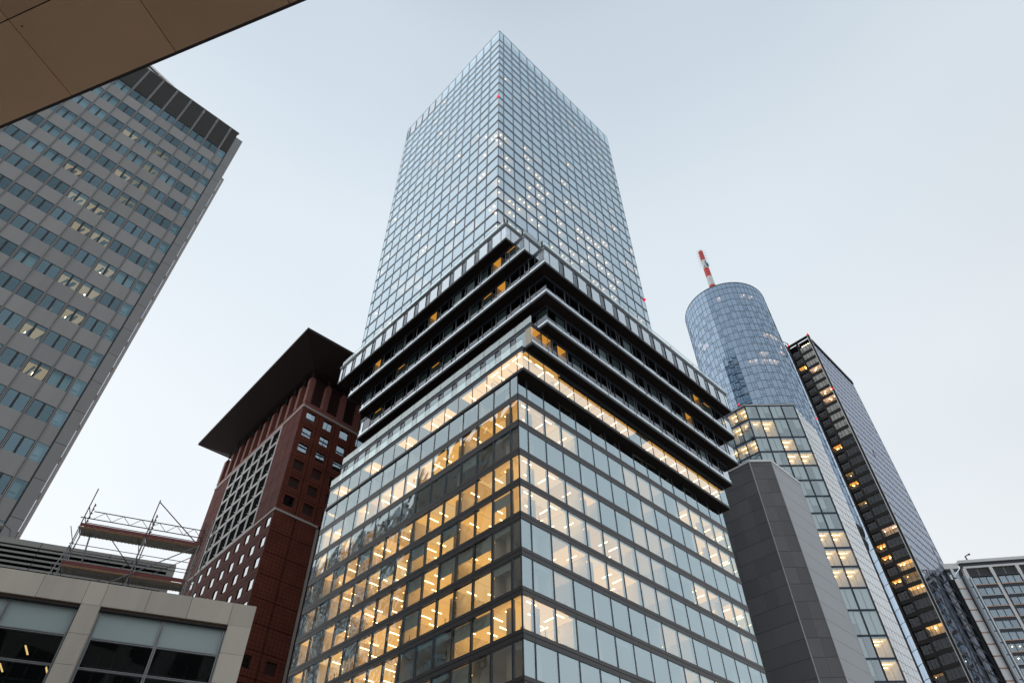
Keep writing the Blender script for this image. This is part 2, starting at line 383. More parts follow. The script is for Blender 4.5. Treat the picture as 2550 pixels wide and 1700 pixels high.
for row in range(NROW):
    zt, zb = zj(row - 2), zj(row - 1)
    top, bot = zt - .50, zb + .40
    if row == 0: top = zt - .14
    strips = MB(); walls = MB(); dimw = MB(); lc = MB(); lcd = MB(); lc2 = MB(); lc3 = MB()
    for F, U, lit, gm_ in ((FR, UR, LITR[row], 'g_low'), (FL, UL, LITL[row], 'g_lowL')):
        nb = len(U) - 1
        prev = None
        for i in range(nb):
            u0, u1 = U[i], U[i + 1]
            if row < 10 and npane < 300:
                F.pane('window_pane', u0 + .07, u1 - .07, bot, top, .02, gm_, TW, .0028); npane += 1
            else:
                rest.fquad(F, u0 + .07, u1 - .07, bot, top, .02, .0028)
            # spandrel panels below the pane, recessed joint between the two courses
            if row < 9:
                F.box('spandrel_panel', u0 + .012, u1 - .012, zb + .03, zb + .36, -.05, .06, 'spand', TW)
                F.box('sill_panel', u0 + .012, u1 - .012, zb - .45, zb - .03, -.05, .07, 'spand', TW)
            c = lit[i]
            L_ = c in '1hd'
            if c in 'h.':
                hh = random.uniform(.34, .55) if c == 'h' else random.uniform(.12, .5)
                if F is FR: hh *= .5
                F.box('roller_blind', u0 + .1, u1 - .1, top - (top - bot) * hh, top - .02, -.22, -.20, 'blind', TW)
            elif c == '0' and random.random() < .22:
                F.box('roller_blind', u0 + .1, u1 - .1, top - (top - bot) * random.uniform(.1, .3), top - .02, -.22, -.20, 'blind', TW)
            if L_ and row < 10:
                dim = c == 'd' or (F is FR and 7 <= i <= 9)
                (lcd if dim else random.choice((lc, lc, lc2, lc3))).fbox(F, u0 + .06, u1 - .06, zt - .475, zt - .435, -DEP + .05, -.32 if not (F is FR and i < 3) else -.31)
                if not (F is FR and i < 2):
                    for q, dd in enumerate((1.5, 3.3, 5.0) if not dim else (3.9,)):
                        if u1 - u0 < 1.6 and q == 1: continue
                        uu = u0 + (u1 - u0) * (.30 if q % 2 == (i % 2) else .68)
                        strips.fbox(F, uu - .045, uu + .045, top - .16, top - .11, -dd - .6, -dd + .6)
                # shelving and desks near the glass, seen against the light
                if random.random() < .55:
                    ux = random.uniform(u0 + .2, u1 - .7); hh_ = random.uniform(.12, .5)
                    dimw.fbox(F, ux, ux + random.uniform(.25, .7), bot - .3, bot + hh_, -.55, -.48)
                    if random.random() < .5: dimw.fbox(F, ux + .1, ux + .16, bot + hh_, bot + hh_ + random.uniform(.2, .6), -.55, -.50)
            if prev is not None and prev != L_ or (i in (4, 7, 11) and L_):
                walls.fbox(F, u0 - .05, u0 + .05, zb + .1, zt - .36, -DEP, -.35)
            prev = L_
    # floor plate and core walls
    walls.build('partition_wall', 'white', TW, 'stuff')
    dimw.build('desk_silhouettes', 'greyin', TW, 'stuff')
    strips.build('ceiling_strip_lights', 'strip', TW, 'stuff'); lc.build('lit_ceiling', 'litceil', TW, 'stuff'); lc2.build('lit_ceiling', 'litceil3', TW, 'stuff'); lc3.build('lit_ceiling', 'litceil4', TW, 'stuff'); lcd.build('dim_lit_ceiling', 'litceil2', TW, 'stuff')
    O = G(CA, CB)
    sl = MB(); sl.prism([O + GA * .3 + GB * .3, O + GA * (WR_ - .3) + GB * .3, O + GA * (WR_ - .3) + GB * (WL_ - .3), O + GA * .3 + GB * (WL_ - .3)], zb - .42, zb + .1)
    sl.build('floor_slab', 'white', TW)
    for F, W in ((FR, WR_), (FL, WL_)):
        F.box('spandrel_core', .07, W - .02, zb - .44, zb + .35, -.28, -.06, 'groove', TW)
rest.build('lower_window_panes', 'g_low', TW, 'stuff')
O = G(CA, CB); cm = MB()
cm.prism([O + GA * DEP + GB * DEP, O + GA * (WR_ - DEP) + GB * DEP, O + GA * (WR_ - DEP) + GB * (WL_ - DEP), O + GA * DEP + GB * (WL_ - DEP)], -ZC + .01, 170)
cm.build('core_wall', 'core', TW)
sidem = MB()
sidem.fbox(Face(G(CA + WR_, CB), GB, GA), .1, WL_, -ZC, 53.3, -.1, 0.); sidem.fbox(Face(G(CA, CB + WL_), GA, GB), .1, WR_ - .2, -ZC, 53.3, -.1, 0.)
sidem.build('rear_wall', 'g_low', TW)
for F, U in ((FR, UR), (FL, UL)):
    for i, u in enumerate(U):
        if i == 0: continue
        hw = .10 if i < len(U) - 1 else .05
        F.box('mullion', u - hw, u + hw if i < len(U) - 1 else u, -ZC, 53.2, -.20, .035, 'mull', TW)
    for i in range(1, len(U) - 1, 3):
        cmb = MB(); c0 = F.pt(U[i] + 1.5, -1.3, -ZC); c1 = F.pt(U[i] + 1.5, -1.3, 53.0)
        cmb.tube(c0, c1, .42, 14, cap=False); cmb.build('column', 'column', TW, None, True)
link('corner_post', box_mesh(.12, .12, 54.8, 'mull'), TW, Matrix.Translation(G(CA + .05, CB + .05) + Vector((0, 0, 27.4))) @ Matrix.Rotation(TH, 4, 'Z'))
for (i, row) in ((1, 8), (7, 5), (8, 4), (6, 6), (5, 5), (13, 5), (11, 0), (12, 1)):
    FR.box('vent_slot', UR[i] - .07, UR[i] + .07, zj(row - 1) + 1.0, zj(row - 1) + 2.2, .03, .05, 'gasket', TW)

# ---- seven stepped terrace storeys
LAY = [(-.16, -1.08), (.41, -2.12), (1.95, -3.27), (.76, -4.46), (-.44, -5.65), (-1.63, -3.38), (-2.81, -1.15)]
SL = 53.0; LH = 3.72; LA, LB = 41.2, 39.4
AMB_L = {3: (8, 13), 4: (3, 4, 11), 5: (1, 2, 7, 12), 6: ()}          # amber lit rooms on the left side, by storey
AMB_R = {3: (12, 13), 2: (11,), 1: (0, 1, 2)}
for s, (da, db) in enumerate(LAY):
    a0, b0 = CA + da, CB + db; z0 = SL + LH * s
    O = G(a0, b0)
    sm = MB(); sm.prism([O, O + GA * LA, O + GA * LA + GB * LB, O + GB * LB], z0, z0 + .40)
    st = sm.build('terrace_slab', 'fascia' if s else 'spand', TW)
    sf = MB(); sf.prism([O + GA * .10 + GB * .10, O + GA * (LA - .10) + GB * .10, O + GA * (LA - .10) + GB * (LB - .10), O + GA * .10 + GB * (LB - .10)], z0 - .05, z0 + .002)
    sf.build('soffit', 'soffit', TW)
    Fr_, Fl_ = Face(O, GA, -GB), Face(O, GB, -GA)
    Fe1, Fe2 = Face(O + GA * LA, GB, GA), Face(O + GB * LB, GA, GB)
    for F, W in ((Fr_, LA), (Fl_, LB)):
        F.box('fascia_lip', .0, W, z0 + .16, z0 + .20, .001, .05, 'parapet', TW)
    gl0, gl1 = z0 + .40, z0 + 3.12
    capped = s in (4, 5, 6)
    pent = z0 + LH
    for F, W, name in ((Fr_, LA, 'R'), (Fl_, LB, 'L')):
        office = s == 0
        flush = office or (s, name) in ((4, 'R'), (5, 'R'), (6, 'R'), (6, 'L'), (1, 'L'))
        ins = -.06 if flush else -.10
        if not flush:
            nq = int(W / 2.7)
            for q in range(nq): F.pane('curb_pane', q * W / nq + .03, (q + 1) * W / nq - .03, z0 + .42, z0 + .42 + random.choice((.40, .46, .46, .50)) * (1. if name == 'R' else .75), -.03, 'g_ledge', TW, .004)  # mirror strip imitates sky reflected along the foot of the glazing
            for q in range(1, nq, 2):
                if random.random() < .6: F.box('edge_post', q * W / nq - .03, q * W / nq + .03, z0 + .4, z0 + 3.6, -.05, .01, 'parapet', TW)
        u = .02; i = 0
        zt = z0 + LH - .02
        while u < W - .3:
            ww = .95 if (i == 0 and flush) else (2.5 if office else 1.72)
            u1 = min(u + ww, W - .02)
            gh = gl1
            g = ('g_lowL' if s == 1 and name == 'L' else 'g_ledge' if flush or u > W - 2.2 else 'g_ledge2') if not office else ('g_low' if name == 'R' else 'g_lowL')  # full mirror at exposed ends imitates sky reflection beyond the soffit
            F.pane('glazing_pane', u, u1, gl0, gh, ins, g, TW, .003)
            F.box('glazing_frame', u1, min(u1 + .05, W - .01), gl0, gh, ins - .06, ins + .04, 'mull', TW)
            v = u1 + .05
            if not office and i > 0 and v + 1.0 < W:
                F.box('pale_jamb', v, v + .08, gl0, gh, ins - .10, ins + .05, 'parapet', TW)
                F.pane('vent_pane', v + .10, v + .86, gl0, gh, ins - .04, 'g_ledge2', TW, .003)
                F.box('glazing_frame', v + .86, v + .92, gl0, gh, ins - .06, ins + .04, 'mull', TW)
                if random.random() < .2: F.box('pale_jamb', v + .30, v + .35, gl0, gh, ins - .10, ins - .05, 'fascia', TW)
                v += .92
            amb = (AMB_L if name == 'L' else AMB_R).get(s, ())
            if i in amb:
                m = MB(); m.fbox(F, u + .02, u1 - .02, gl0 + .02, gl1 - .02, ins - .95, ins - .90); m.fbox(F, u, u1, gl1 - .06, gl1 - .01, ins - .95, ins - .05); m.fbox(F, u - .03, u + .03, gl0, gl1 - .11, ins - .95, ins - .1); m.fbox(F, u1 - .03, u1 + .02, gl0, gl1 - .11, ins - .95, ins - .1)
                m.build('room_lining', 'core', TW)
                m = MB(); uu = (u + u1) / 2; m.fbox(F, u + .1, u1 - .1, gl1 - .10, gl1 - .065, ins - .88, ins - .04); m.build('lit_ceiling', 'ambceil', TW)
            if office:
                if i not in ((1, 9) if name == 'R' else (5, 8, 10, 11, 13, 14)):
                    m = MB()
                    for dd in (1.5, 3.3, 5.2):
                        uu = u + (u1 - u) * random.uniform(.3, .7); m.fbox(F, uu - .05, uu + .05, gl1 - .14, gl1 - .09, -dd - .6, -dd + .6)
                    m.build('ceiling_strip_light', 'strip', TW)
                    m = MB(); m.fbox(F, u + .04, u1 - .04, gl1 - .05, gl1 - .01, -6.3, -.45); m.build('lit_ceiling', 'litceil', TW)
            elif random.random() < .3:
                F.box('roller_blind', u + .05, u1 - .05, gl0 + random.uniform(0., 1.), gh - .02, ins - .16, ins - .13, random.choice(('greenin', 'greenin', 'blind')), TW)
            u = v; i += 1
        F.box('head_band', 0.02, W - .02, gl1, zt - .0, ins - .25, ins + .05, 'mull' if not (capped and not (s < 6 and name == 'L')) else 'parapet', TW)
        F.box('inner_wall', 1.2, W - .6, gl0, gl1, -6.6, -6.4, 'white' if office else 'darkin', TW)
        F.box('room_ceiling', 1.2, W - .6, gl1, gl1 + .1, -6.4, -1.2 if not flush else -.4, 'white' if office else 'greyin', TW)
    Fe1.box('end_wall', 1.0, LB - .1, gl0, z0 + LH - .02, -.3, -.05, 'g_ledge', TW)
    Fe2.box('end_wall', .1, LA - .4, gl0, z0 + LH - .02, -.3, -.05, 'mull', TW)
    # parapet tube and glass balustrade where the roof of this storey is open
    par = {6: ('R', 'L'), 5: ('R',), 4: ('R',), 1: ('L',), 0: ('L',), 3: (), 2: ()}[s]
    for F, W, name in ((Fr_, LA, 'R'), (Fl_, LB, 'L')):
        if name not in par: continue
        if s >= 4:
            m = MB(); m.tube(F.pt(.0, -.05, pent - .12), F.pt(W, -.05, pent - .12), .24, 10); m.build('parapet_tube', 'parapet', TW, None, True)
        zr0, zr1 = pent + .02, pent + 1.25
        n = int(W / 2.7)
        for q in range(n):
            F.pane('balustrade_pane', .03 + q * W / n, (q + 1) * W / n - .03, zr0, zr1, -.12 if s >= 4 else -.03, 'g_rail', TW, .002)
        if s >= 4:
            m = MB()
            for q in range(0, n, 2): m.fbox(F, q * W / n - .05, q * W / n + .05, zr0, zr1 - .15, -.40, -.16)
            m.build('balustrade_posts', 'gasket', TW, 'stuff')
        F.box('balustrade_rail', 0.02, W - .02, zr1, zr1 + .03, -.14 if s >= 4 else -.05, -.10 if s >= 4 else -.01, 'alum', TW)
        F.box('roof_band', 0.02, W, pent - .02, pent + .01, -.5, .06, 'fascia', TW)

# ---- upper shaft
UA, UB = CA + 1.43, CB + 5.12
UO = G(UA, UB); UWR, UWL = 40.47, 36.0
XR = [0, 1.39] + [1.39 + 2.69 * i for i in range(1, 15)] + [UWR]
XL = [0] + [2.97 + 2.66 * i for i in range(13)] + [UWL]
FUR, FUL = Face(UO, GA, -GB), Face(UO, GB, -GA)
def zt_(j): return 167.8 - 3.51 * j
ZTOP = 173.7
NJ = 26
panes = MB(); upane = 0
bl = MB(); dots = MB(); st2 = MB()
for F, X, nm in ((FUR, XR, 'R'), (FUL, XL, 'L')):
    W = X[-1]
    for j in range(-1, NJ):
        z1 = zt_(j) - .20; z0 = zt_(j + 1) + .20
        if j == -1: z1 = ZTOP - .12; z0 = zt_(0) + .16
        else: z0 = zt_(j + 1) + .16
        for i in range(len(X) - 1):
            a, b = X[i] + .06, X[i + 1] - .06
            if j == -1 and nm == 'L' and i >= 8:
                panes.fquad(F, a, b, z1 - .9, z1, .0, .0)        # screen stays open below
                continue
            panes.fquad(F, a, b, z0, z1, .0, .0032)
            if j < 0: continue
            rr = random.random()
            if rr < (.42 if j < 13 else .28):
                hgt = random.choice((1., .5, .35, .7)) * (z1 - z0); bl.fbox(F, a + .02, b - .02, z1 - hgt, z1, -.32, -.30)
            # small ceiling lamps close to the glass
            pl = 0.
            if nm == 'R':
                pl = .03 if j < 9 else .12 if j < 13 else .32
                if 13 <= j <= 22 and i < 5: pl = .85
                if 16 <= j <= 24 and 6 <= i <= 11: pl = .75
            else: pl = .02 if j < 11 else .12
            if rr > (.42 if j < 13 else .28) and random.random() < .14: st2.fbox(F, a + .05, b - .05, z1 - .16, z1 - .13, -1.9, -.34)
            if rr > (.42 if j < 13 else .28) and random.random() < pl:
                c = F.pt((a + b) / 2 + random.uniform(-.6, .6), -.55, z1 - .17)
                dots.tube(c - Vector((0, 0, .09)), c, .20, 6)
                if random.random() < .4: c = c + F.u * 1.0; dots.tube(c - Vector((0, 0, .09)), c, .16, 6)
                st2.fbox(F, a + .05, b - .05, z1 - .16, z1 - .13, -1.9, -.34)
        F.box('transom', 0.012, W - .01, zt_(j + 1) - .26, zt_(j + 1) + .20, -.28, .05, 'spand_up', TW)
    for i, x in enumerate(X[1:-1]):
        F.box('shaft_mullion', x - .10, x + .10, zt_(NJ), ZTOP - .05, -.16, .035, 'spand_up', TW)
    for _ in range(26):
        i = random.randint(1, len(X) - 2); j = random.randint(2, 20)
        F.box('vent_slot', X[i] - .05, X[i] + .05, zt_(j + 1) + .6, zt_(j + 1) + 2.0, .036, .05, 'gasket', TW)
    F.box('roof_edge', .0, W, ZTOP - .12, ZTOP, -.2, .04, 'alum', TW)
    F.box('end_post', W - .06, W, zt_(NJ), ZTOP - .12, -.2, .02, 'spand_up', TW)
panes.build('shaft_panes', 'g_up', TW, 'stuff')
bl.build('shaft_blinds', 'blindw', TW, 'stuff'); dots.build('shaft_downlights', 'dots', TW, 'stuff'); st2.build('shaft_lit_ceilings', 'litceil2', TW, 'stuff')
link('shaft_corner_post', box_mesh(.09, .09, ZTOP - zt_(NJ), 'mull'), TW, Matrix.Translation(G(UA + .03, UB + .03) + Vector((0, 0, (ZTOP + zt_(NJ)) / 2 + ZC))) @ Matrix.Rotation(TH, 4, 'Z'))
for j in range(NJ + 1):
    m = MB(); m.prism([UO + GA * .32 + GB * .32, UO + GA * (UWR - .3) + GB * .32, UO + GA * (UWR - .3) + GB * (UWL - .3), UO + GA * .32 + GB * (UWL - .3)], zt_(j) - .22, zt_(j) + .12)
    m.build('floor_slab', 'slabedge', TW)
m1, m2, m3 = MB(), MB(), MB()
for F, W in ((Face(UO + GA * UWR, GB, GA), UWL), (Face(UO + GB * UWL, GA, GB), UWR)):
    for j in range(-1, NJ):
        m1.fquad(F, .1, W - .4, zt_(j + 1) + .16, zt_(j) - .2 if j >= 0 else ZTOP - .1, .0); m2.fbox(F, .1, W - .4, zt_(j + 1) - .2, zt_(j + 1) + .16, -.2, .05)
    for q in range(1, 14): m2.fbox(F, q * W / 14 - .07, q * W / 14 + .07, zt_(NJ), ZTOP, -.1, .03)
    m3.fbox(F, 3.1, W - 3.1, 78, zt_(0), -3.3, -3)
m1.build('rear_panes', 'g_up', TW, 'stuff'); m2.build('rear_bars', 'spand_up', TW, 'stuff'); m3.build('rear_wall', 'greyin', TW)
m = MB(); m.prism([UO + GA * 5 + GB * 5, UO + GA * (UWR - 4) + GB * 5, UO + GA * (UWR - 4) + GB * (UWL - 14), UO + GA * 5 + GB * (UWL - 14)], 168, 171.5); m.build('plant_room', 'greyin', TW)
for i in range(0, 15):
    FUR.box('screen_backing', XR[i] + .1, XR[i + 1] - .1, zt_(0) + .2, ZTOP - .4, -.6, -.5, 'blindw', TW)
for i in range(0, 8):
    FUL.box('screen_backing', XL[i] + .1, XL[i + 1] - .1, zt_(0) + .2, ZTOP - .4, -.6, -.5, 'blindw', TW)
lamp_ball(FUL, .1, .15, zt_(9), .28, TW); lamp_ball(FUR, UWR - .1, .15, zt_(18), .28, TW)

# ================================================================== grey panelled office tower, left
LB0 = 60.27; LA1 = 5.55
GT = thing('grey_office_tower', 'grey panelled office tower with grid of bluish windows and louvred top, left', 'tower', *G(LA1, LB0).xy)
NB = 15
LX = [3.36 - 2.0 * i for i in range(NB + 1)]        # window bays march left from the last joint
def lwz(q): return 86.75 - 3.62 * q                  # window head
FG = Face(G(0, LB0), GA, -GB)
m = MB(); m.prism([G(LX[-1] - 1, LB0 + 6), G(4.5, LB0 + 6), G(4.5, LB0 + 38), G(LX[-1] - 1, LB0 + 38)], -ZC + .01, 92.0); m.build('core_wall', 'greyin', GT)
m = MB(); m.prism([G(LX[-1] - .9, LB0 + .5), G(4.5, LB0 + .5), G(4.5, LB0 + 36), G(LX[-1] - .9, LB0 + 36)], 86.9, 92.55); m.build('louvre_backing', 'gasket', GT)
LIT = {(2, 4): 1, (3, 3): 1, (4, 3): 1, (6, 4): 1, (6, 3): 1, (7, 3): 1, (7, 2): 1, (9, 2): 1, (10, 1): 1, (9, 1): 1, (11, 2): 1, (5, 5): 1, (4, 2): 2, (3, 2): 2, (2, 2): 2, (5, 2): 2, (8, 1): 1, (12, 1): 1}
NF = 24
for q in range(NF):
    h = lwz(q)
    F_ = FG
    m = MB(); m.fbox(FG, LX[-1] - .9, 4.5, h - 1.85, h + .0, -5.6, -5.5); m.build('inner_wall', 'greyin', GT)
    if q > 0 or True:
        m = MB(); m.prism([G(LX[-1] - .9, LB0 + .25), G(4.5, LB0 + .25), G(4.5, LB0 + 6), G(LX[-1] - .9, LB0 + 6)], h + .02, h + .3); m.build('floor_slab', 'conc2', GT)
    for i in range(-1, NB):
        x1, x0 = (4.50, LX[0]) if i < 0 else (LX[i], LX[i + 1])
        if q < 14 or i < 8:
            FG.box('spandrel_panel', x0 + .11, x1 - .11, h - 3.62 + .02, h - 1.72, -.22, .0, 'conc', GT)
        if i < 0:
            FG.box('window_frame', x0 + .12, x1 - .12, h - 1.72, h - 1.66, -.2, -.05, 'gasket', GT)
            FG.box('window_frame', x0 + .12, x1 - .5, h - 1.22, h - 1.14, -.2, -.08, 'gasket', GT)
            FG.box('window_frame', x1 - .34, x1 - .12, h - 1.7, h, -.2, -.08, 'gasket', GT)
        else:
            mid = (x0 + x1) / 2 + random.uniform(-.12, .12)
            FG.box('window_frame', x0 + .11, x0 + .17, h - 1.72, h - .02, -.2, -.015, 'gasket', GT); FG.box('window_frame', x1 - .17, x1 - .11, h - 1.72, h - .02, -.2, -.015, 'gasket', GT)
            FG.box('window_mullion', mid - .10, mid + .10, h - 1.72, h - .0, -.2, -.012, 'gasket', GT)
            FG.box('window_frame', x0 + .11, x1 - .11, h - .02, h + .04, -.2, -.01, 'gasket', GT)
        FG.pane('window_pane', x0 + .11, x1 - .11, h - 1.72, h - .0, -.03, 'g_grey', GT, .004)
        # blinds behind the glass; slanted dark bars imitate reflected streaks
        bl_ = random.random()
        if i in (6, 7) and q < 6 or bl_ < .10 or i < 0:
            FG.box('blind', x0 + .2, x1 - .2, h - 1.7 + (0 if bl_ < .5 else .5), h - .05, -.5, -.46, 'blindw', GT)
        else:
            m = MB()
            for _ in range(3):
                uu = random.uniform(x0 + .2, x1 - .2); sl_ = random.uniform(.3, .55)
                a = FG.pt(uu, -.6, h - 1.7); b = FG.pt(uu + sl_, -.9, h - .02); m.tube(a, b, .13, 4)
            m.build('inner_bracing', 'gasket', GT, 'stuff')
        c = LIT.get((q, i))
        if c:
            m = MB(); uu = random.uniform(x0 + .4, x1 - .5)
            if c == 1:
                m.fbox(FG, uu - .05, uu + .05, h - .22, h - .18, -2.9, -1.6); m.fbox(FG, uu - .05, uu + .05, h - .22, h - .18, -4.9, -3.6)
                m.build('office_lamp', 'tube', GT)
                FG.box('lit_ceiling', x0 + .15, x1 - .15, h - .10, h - .06, -3.2, -.6, 'litceil2', GT)
            else:
                FG.box('lit_ceiling', x0 + .15, x1 - .15, h - .10, h - .06, -3.2, -.6, 'ambdim', GT)
                m.fbox(FG, uu - .05, uu + .05, h - .22, h - .18, -3.6, -2.9); m.build('office_lamp', 'amber', GT)
for i, x in enumerate(LX):
    FG.box('joint_groove', x - .02, x + .02, -ZC, 92.6, -.1, .025, 'gasket', GT)
    FG.box('mullion_strip', x - .11, x - .025, -ZC, 92.62, -.1, .05, 'conc2', GT)
    FG.box('mullion_strip', x + .025, x + .11, -ZC, 92.62, -.1, .05, 'conc2', GT)
# louvred plant storey
for i in range(-1, NB):
    x1, x0 = (4.62, LX[0]) if i < 0 else (LX[i], LX[i + 1])
    if i < 9:
        m = MB()
        for k in range(30):
            z = 86.95 + k * .19; m.fbox(FG, x0 + .12, x1 - .12, z, z + .07, -.12, .0)
        m.build('louvre_panel', 'louv', GT)
    FG.box('louvre_cap', x0 + .0, x1 - .0, 92.62, 92.76, -.3, .06, 'conc2', GT)
# corner pier, its panels jointed at every floor, and the slimmer pale strip behind it
zs = [91.4] + [lwz(q) + .55 for q in range(0, 24)]
for k in range(len(zs) - 1):
    if zs[k] - zs[k + 1] > .4: FG.box('pier_panel', 4.53, 5.52, zs[k + 1] + .02, zs[k] - .02, -1.2, .06, 'conc2', GT)
FG.box('pier_core', 4.40, 5.50, -ZC, 91.38, -7, .02, 'gasket', GT)
FS = Face(G(0, LB0 + 1.25), GA, -GB)
FS.box('strip_core', 5.2, 5.99, -ZC, 83.2, -20, -.06, 'conc3', GT)
for q in range(24):
    z1 = 83.0 - 3.62 * q
    FS.box('strip_panel', 5.72, 6.0, z1 - 3.60, z1, -1., .0, 'conc3', GT)
    FS.pane('slit_window', 5.60, 5.70, z1 - 3.3, z1 - .35, .02, 'g_mirror', GT)
# far side face, seen only as a mirror image in the glass tower
FH = Face(G(5.5, LB0 + 1.4), GB, GA)
FH2 = Face(G(6.0, LB0 + 22), GB, GA)
m1, m2, m3 = MB(), MB(), MB()
for q in range(24):
    h = lwz(q)
    for i in range(12):
        u = 20.2 + i * 1.9 - 19.6
        m1.fbox(FH2, u + 1.55, u + 1.9, h - 3.62, h, -.2, .02); m1.fbox(FH2, u, u + 1.55, h - 3.62, h - 1.8, -.2, .0); m2.fquad(FH2, u, u + 1.55, h - 1.8, h, -.1)
        if random.random() < .5:
            for w_ in (.3, 1.0): m3.fbox(FH2, u + w_, u + w_ + .1, h - .3, h - .22, -2.4, -.6)
m1.build('side_wall', 'conc', GT); m2.build('side_panes', 'g_grey', GT, 'stuff'); m3.build('side_lamps', 'tube', GT, 'stuff')
m = MB(); m.prism([G(4.6, LB0 + 22), G(5.7, LB0 + 22), G(5.7, LB0 + 45), G(4.6, LB0 + 45)], -ZC, 88); m.build('side_core', 'greyin', GT)
FW2 = Face(G(4.4, LB0 + 46), GB, GA)  # separate unseen building along the street, added for the glass tower's reflections
m1, m2 = MB(), MB()
for q in range(24):
    z1 = 85 - 3.6 * q
    for i in range(13):
        u = 3.6 * i
        m1.fbox(FW2, u, u + .55, z1 - 3.6, z1, -.4, .1); m1.fbox(FW2, u + .55, u + 3.6, z1 - 3.6, z1 - 2.75, -.3, .0); m1.fbox(FW2, u + 2.0, u + 2.18, z1 - 2.75, z1, -.2, .0)
        m2.fquad(FW2, u + .55, u + 2.0, z1 - 2.75, z1, -.12); m2.fquad(FW2, u + 2.18, u + 3.6, z1 - 2.75, z1, -.12)
m1.build('rear_wing_wall', 'conc', GT); m2.build('rear_wing_panes', 'g_ledge', GT, 'stuff')
m = MB(); m.prism([G(-20, LB0 + 46), G(3.8, LB0 + 46), G(3.8, LB0 + 92.8), G(-20, LB0 + 92.8)], -ZC, 85.2); m.build('rear_wing_core', 'greyin', GT)
# white framed glass screen standing on the roof
SV = Face(G(-14.2, LB0 + 6), dirv(58)); o = at = None
A0 = Vector((-52.6, 38.0, 0)); A1 = Vector((-49.7, 42.1, 0)); SV = Face(A0 - (A1 - A0) * 3, (A1 - A0))
Wd = (A1 - A0).length * 4
for k in range(6):
    u1 = Wd - k * 2.2; u0 = u1 - 2.2
    SV.box('screen_frame', u1 - .12, u1, 92, 100, -.3, .0, 'whiteframe', GT)
    SV.pane('screen_pane', u0, u1 - .12, 92.4, 99.6, -.1, 'g_ledge', GT)
    SV.box('screen_frame', u0, u1 - .12, 97.2, 97.4, -.25, .02, 'mull', GT)
    m = MB(); m.tube(SV.pt(u0, .0, 99.4), SV.pt(u1 - .1, .0, 97.4), .08, 5); m.build('screen_brace', 'mull', GT)
SV.box('screen_head', 0, Wd, 99.6, 100, -.4, .06, 'whiteframe', GT)

# ================================================================== red brown tiled tower with flat overhanging roof
JX, JY = -39.504, 97.286
JT = thing('red_tile_tower', 'red brown tiled tower with a wide flat overhanging roof on square pillars', 'tower', JX, JY)
uL, uR = dirv(132.8), dirv(46.5)
FJL = Face((JX, JY), uL, Vector((-math.sin(R(132.8)), math.cos(R(132.8)), 0))); FJR = Face((JX, JY), uR)
JLW, JRW = 37.3, 34.0
def jp(u, v): return Vector((JX, JY, 0)) + uL * u + uR * v
m = MB(); m.prism([jp(.25, .25), jp(.25, JRW), jp(JLW - .1, JRW), jp(JLW - .1, .25)], -ZC, 85.0); m.build('wall_core', 'grout', JT)
ZB, ZB2 = 85.55, 63.1
# right face: one big panel with window per module
def jpanel(F, u0, u1, z0, z1, mat, win=None, parent=JT):
    """a tile panel; win = (w0, w1, h0, h1) leaves a real opening"""
    if not win:
        F.box('tile_panel', u0, u1, z0, z1, -.25, .0, mat, parent); return None
    w0, w1, h0, h1 = win; m = MB()
    m.fbox(F, u0, w0, z0, z1, -.3, 0); m.fbox(F, w1, u1, z0, z1, -.3, 0)
    m.fbox(F, w0, w1, z0, h0, -.3, 0); m.fbox(F, w0, w1, h1, z1, -.3, 0)
    c = F.mat((u0 + u1) / 2, 0, (z0 + z1) / 2); key = ('jp', round(u1 - u0, 3), round(z1 - z0, 3), round(w0 - u0, 3), round(h0 - z0, 3), round(w1 - w0, 3), round(h1 - h0, 3), mat)
    if key not in MESH:
        me = bpy.data.meshes.new('tile_panel'); inv = c.inverted()
        me.from_pydata([tuple(inv @ Vector(q)) for q in m.v], [], m.f); me.materials.append(MT[mat]); MESH[key] = me
    return link('tile_panel', MESH[key], parent, c)
MOD = 3.8
def jwin(F, w0, w1, h0, h1, mat, frame='gasket', depth=-.28, parent=JT):
    F.pane('window_pane', w0 + .07, w1 - .07, h0 + .07, h1 - .07, depth, mat, parent)
    m = MB(); t = .07
    m.fbox(F, w0, w1, h0, h0 + t, depth - .06, depth + .05); m.fbox(F, w0, w1, h1 - t, h1, depth - .06, depth + .05)
    m.fbox(F, w0, w0 + t, h0 + t, h1 - t, depth - .06, depth + .05); m.fbox(F, w1 - t, w1, h0 + t, h1 - t, depth - .06, depth + .05)
    m.build('window_frame', frame, parent)
OPEN = {(3, 0), (4, 0), (3, 1), (4, 1), (5, 1), (4, 2), (5, 2)}
for k in range(6):
    z1 = ZB - .42 - 3.72 * k if k else ZB - .42; z1 = ZB - .40 - 3.675 * k; z0 = z1 - 3.58
    for i in range(8):
        u0, u1 = .02 + MOD * i, MOD * (i + 1) - .16
        cu, cz = (u0 + u1) / 2 + .2, (z0 + z1) / 2 + .25
        win = (cu - .98, cu + .98, cz - .98, cz + .98)
        jpanel(FJR, u0, u1, z0, z1, 'tileR', win)
        if (k, i) in OPEN:
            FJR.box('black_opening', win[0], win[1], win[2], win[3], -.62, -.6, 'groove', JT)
        else:
            jwin(FJR, *win, 'g_red', depth=-.24)
            if (k, i) == (5, 0): FJR.box('blind', win[0], win[1], win[2], win[3], -.5, -.45, 'white', JT)
            elif random.random() < .6:
                m = MB(); m.fbox(FJR, cu - .05, cu + .05, cz + .7, cz + .74, -2., -1.); m.build('office_lamp', 'tube', JT)
    zz = z1
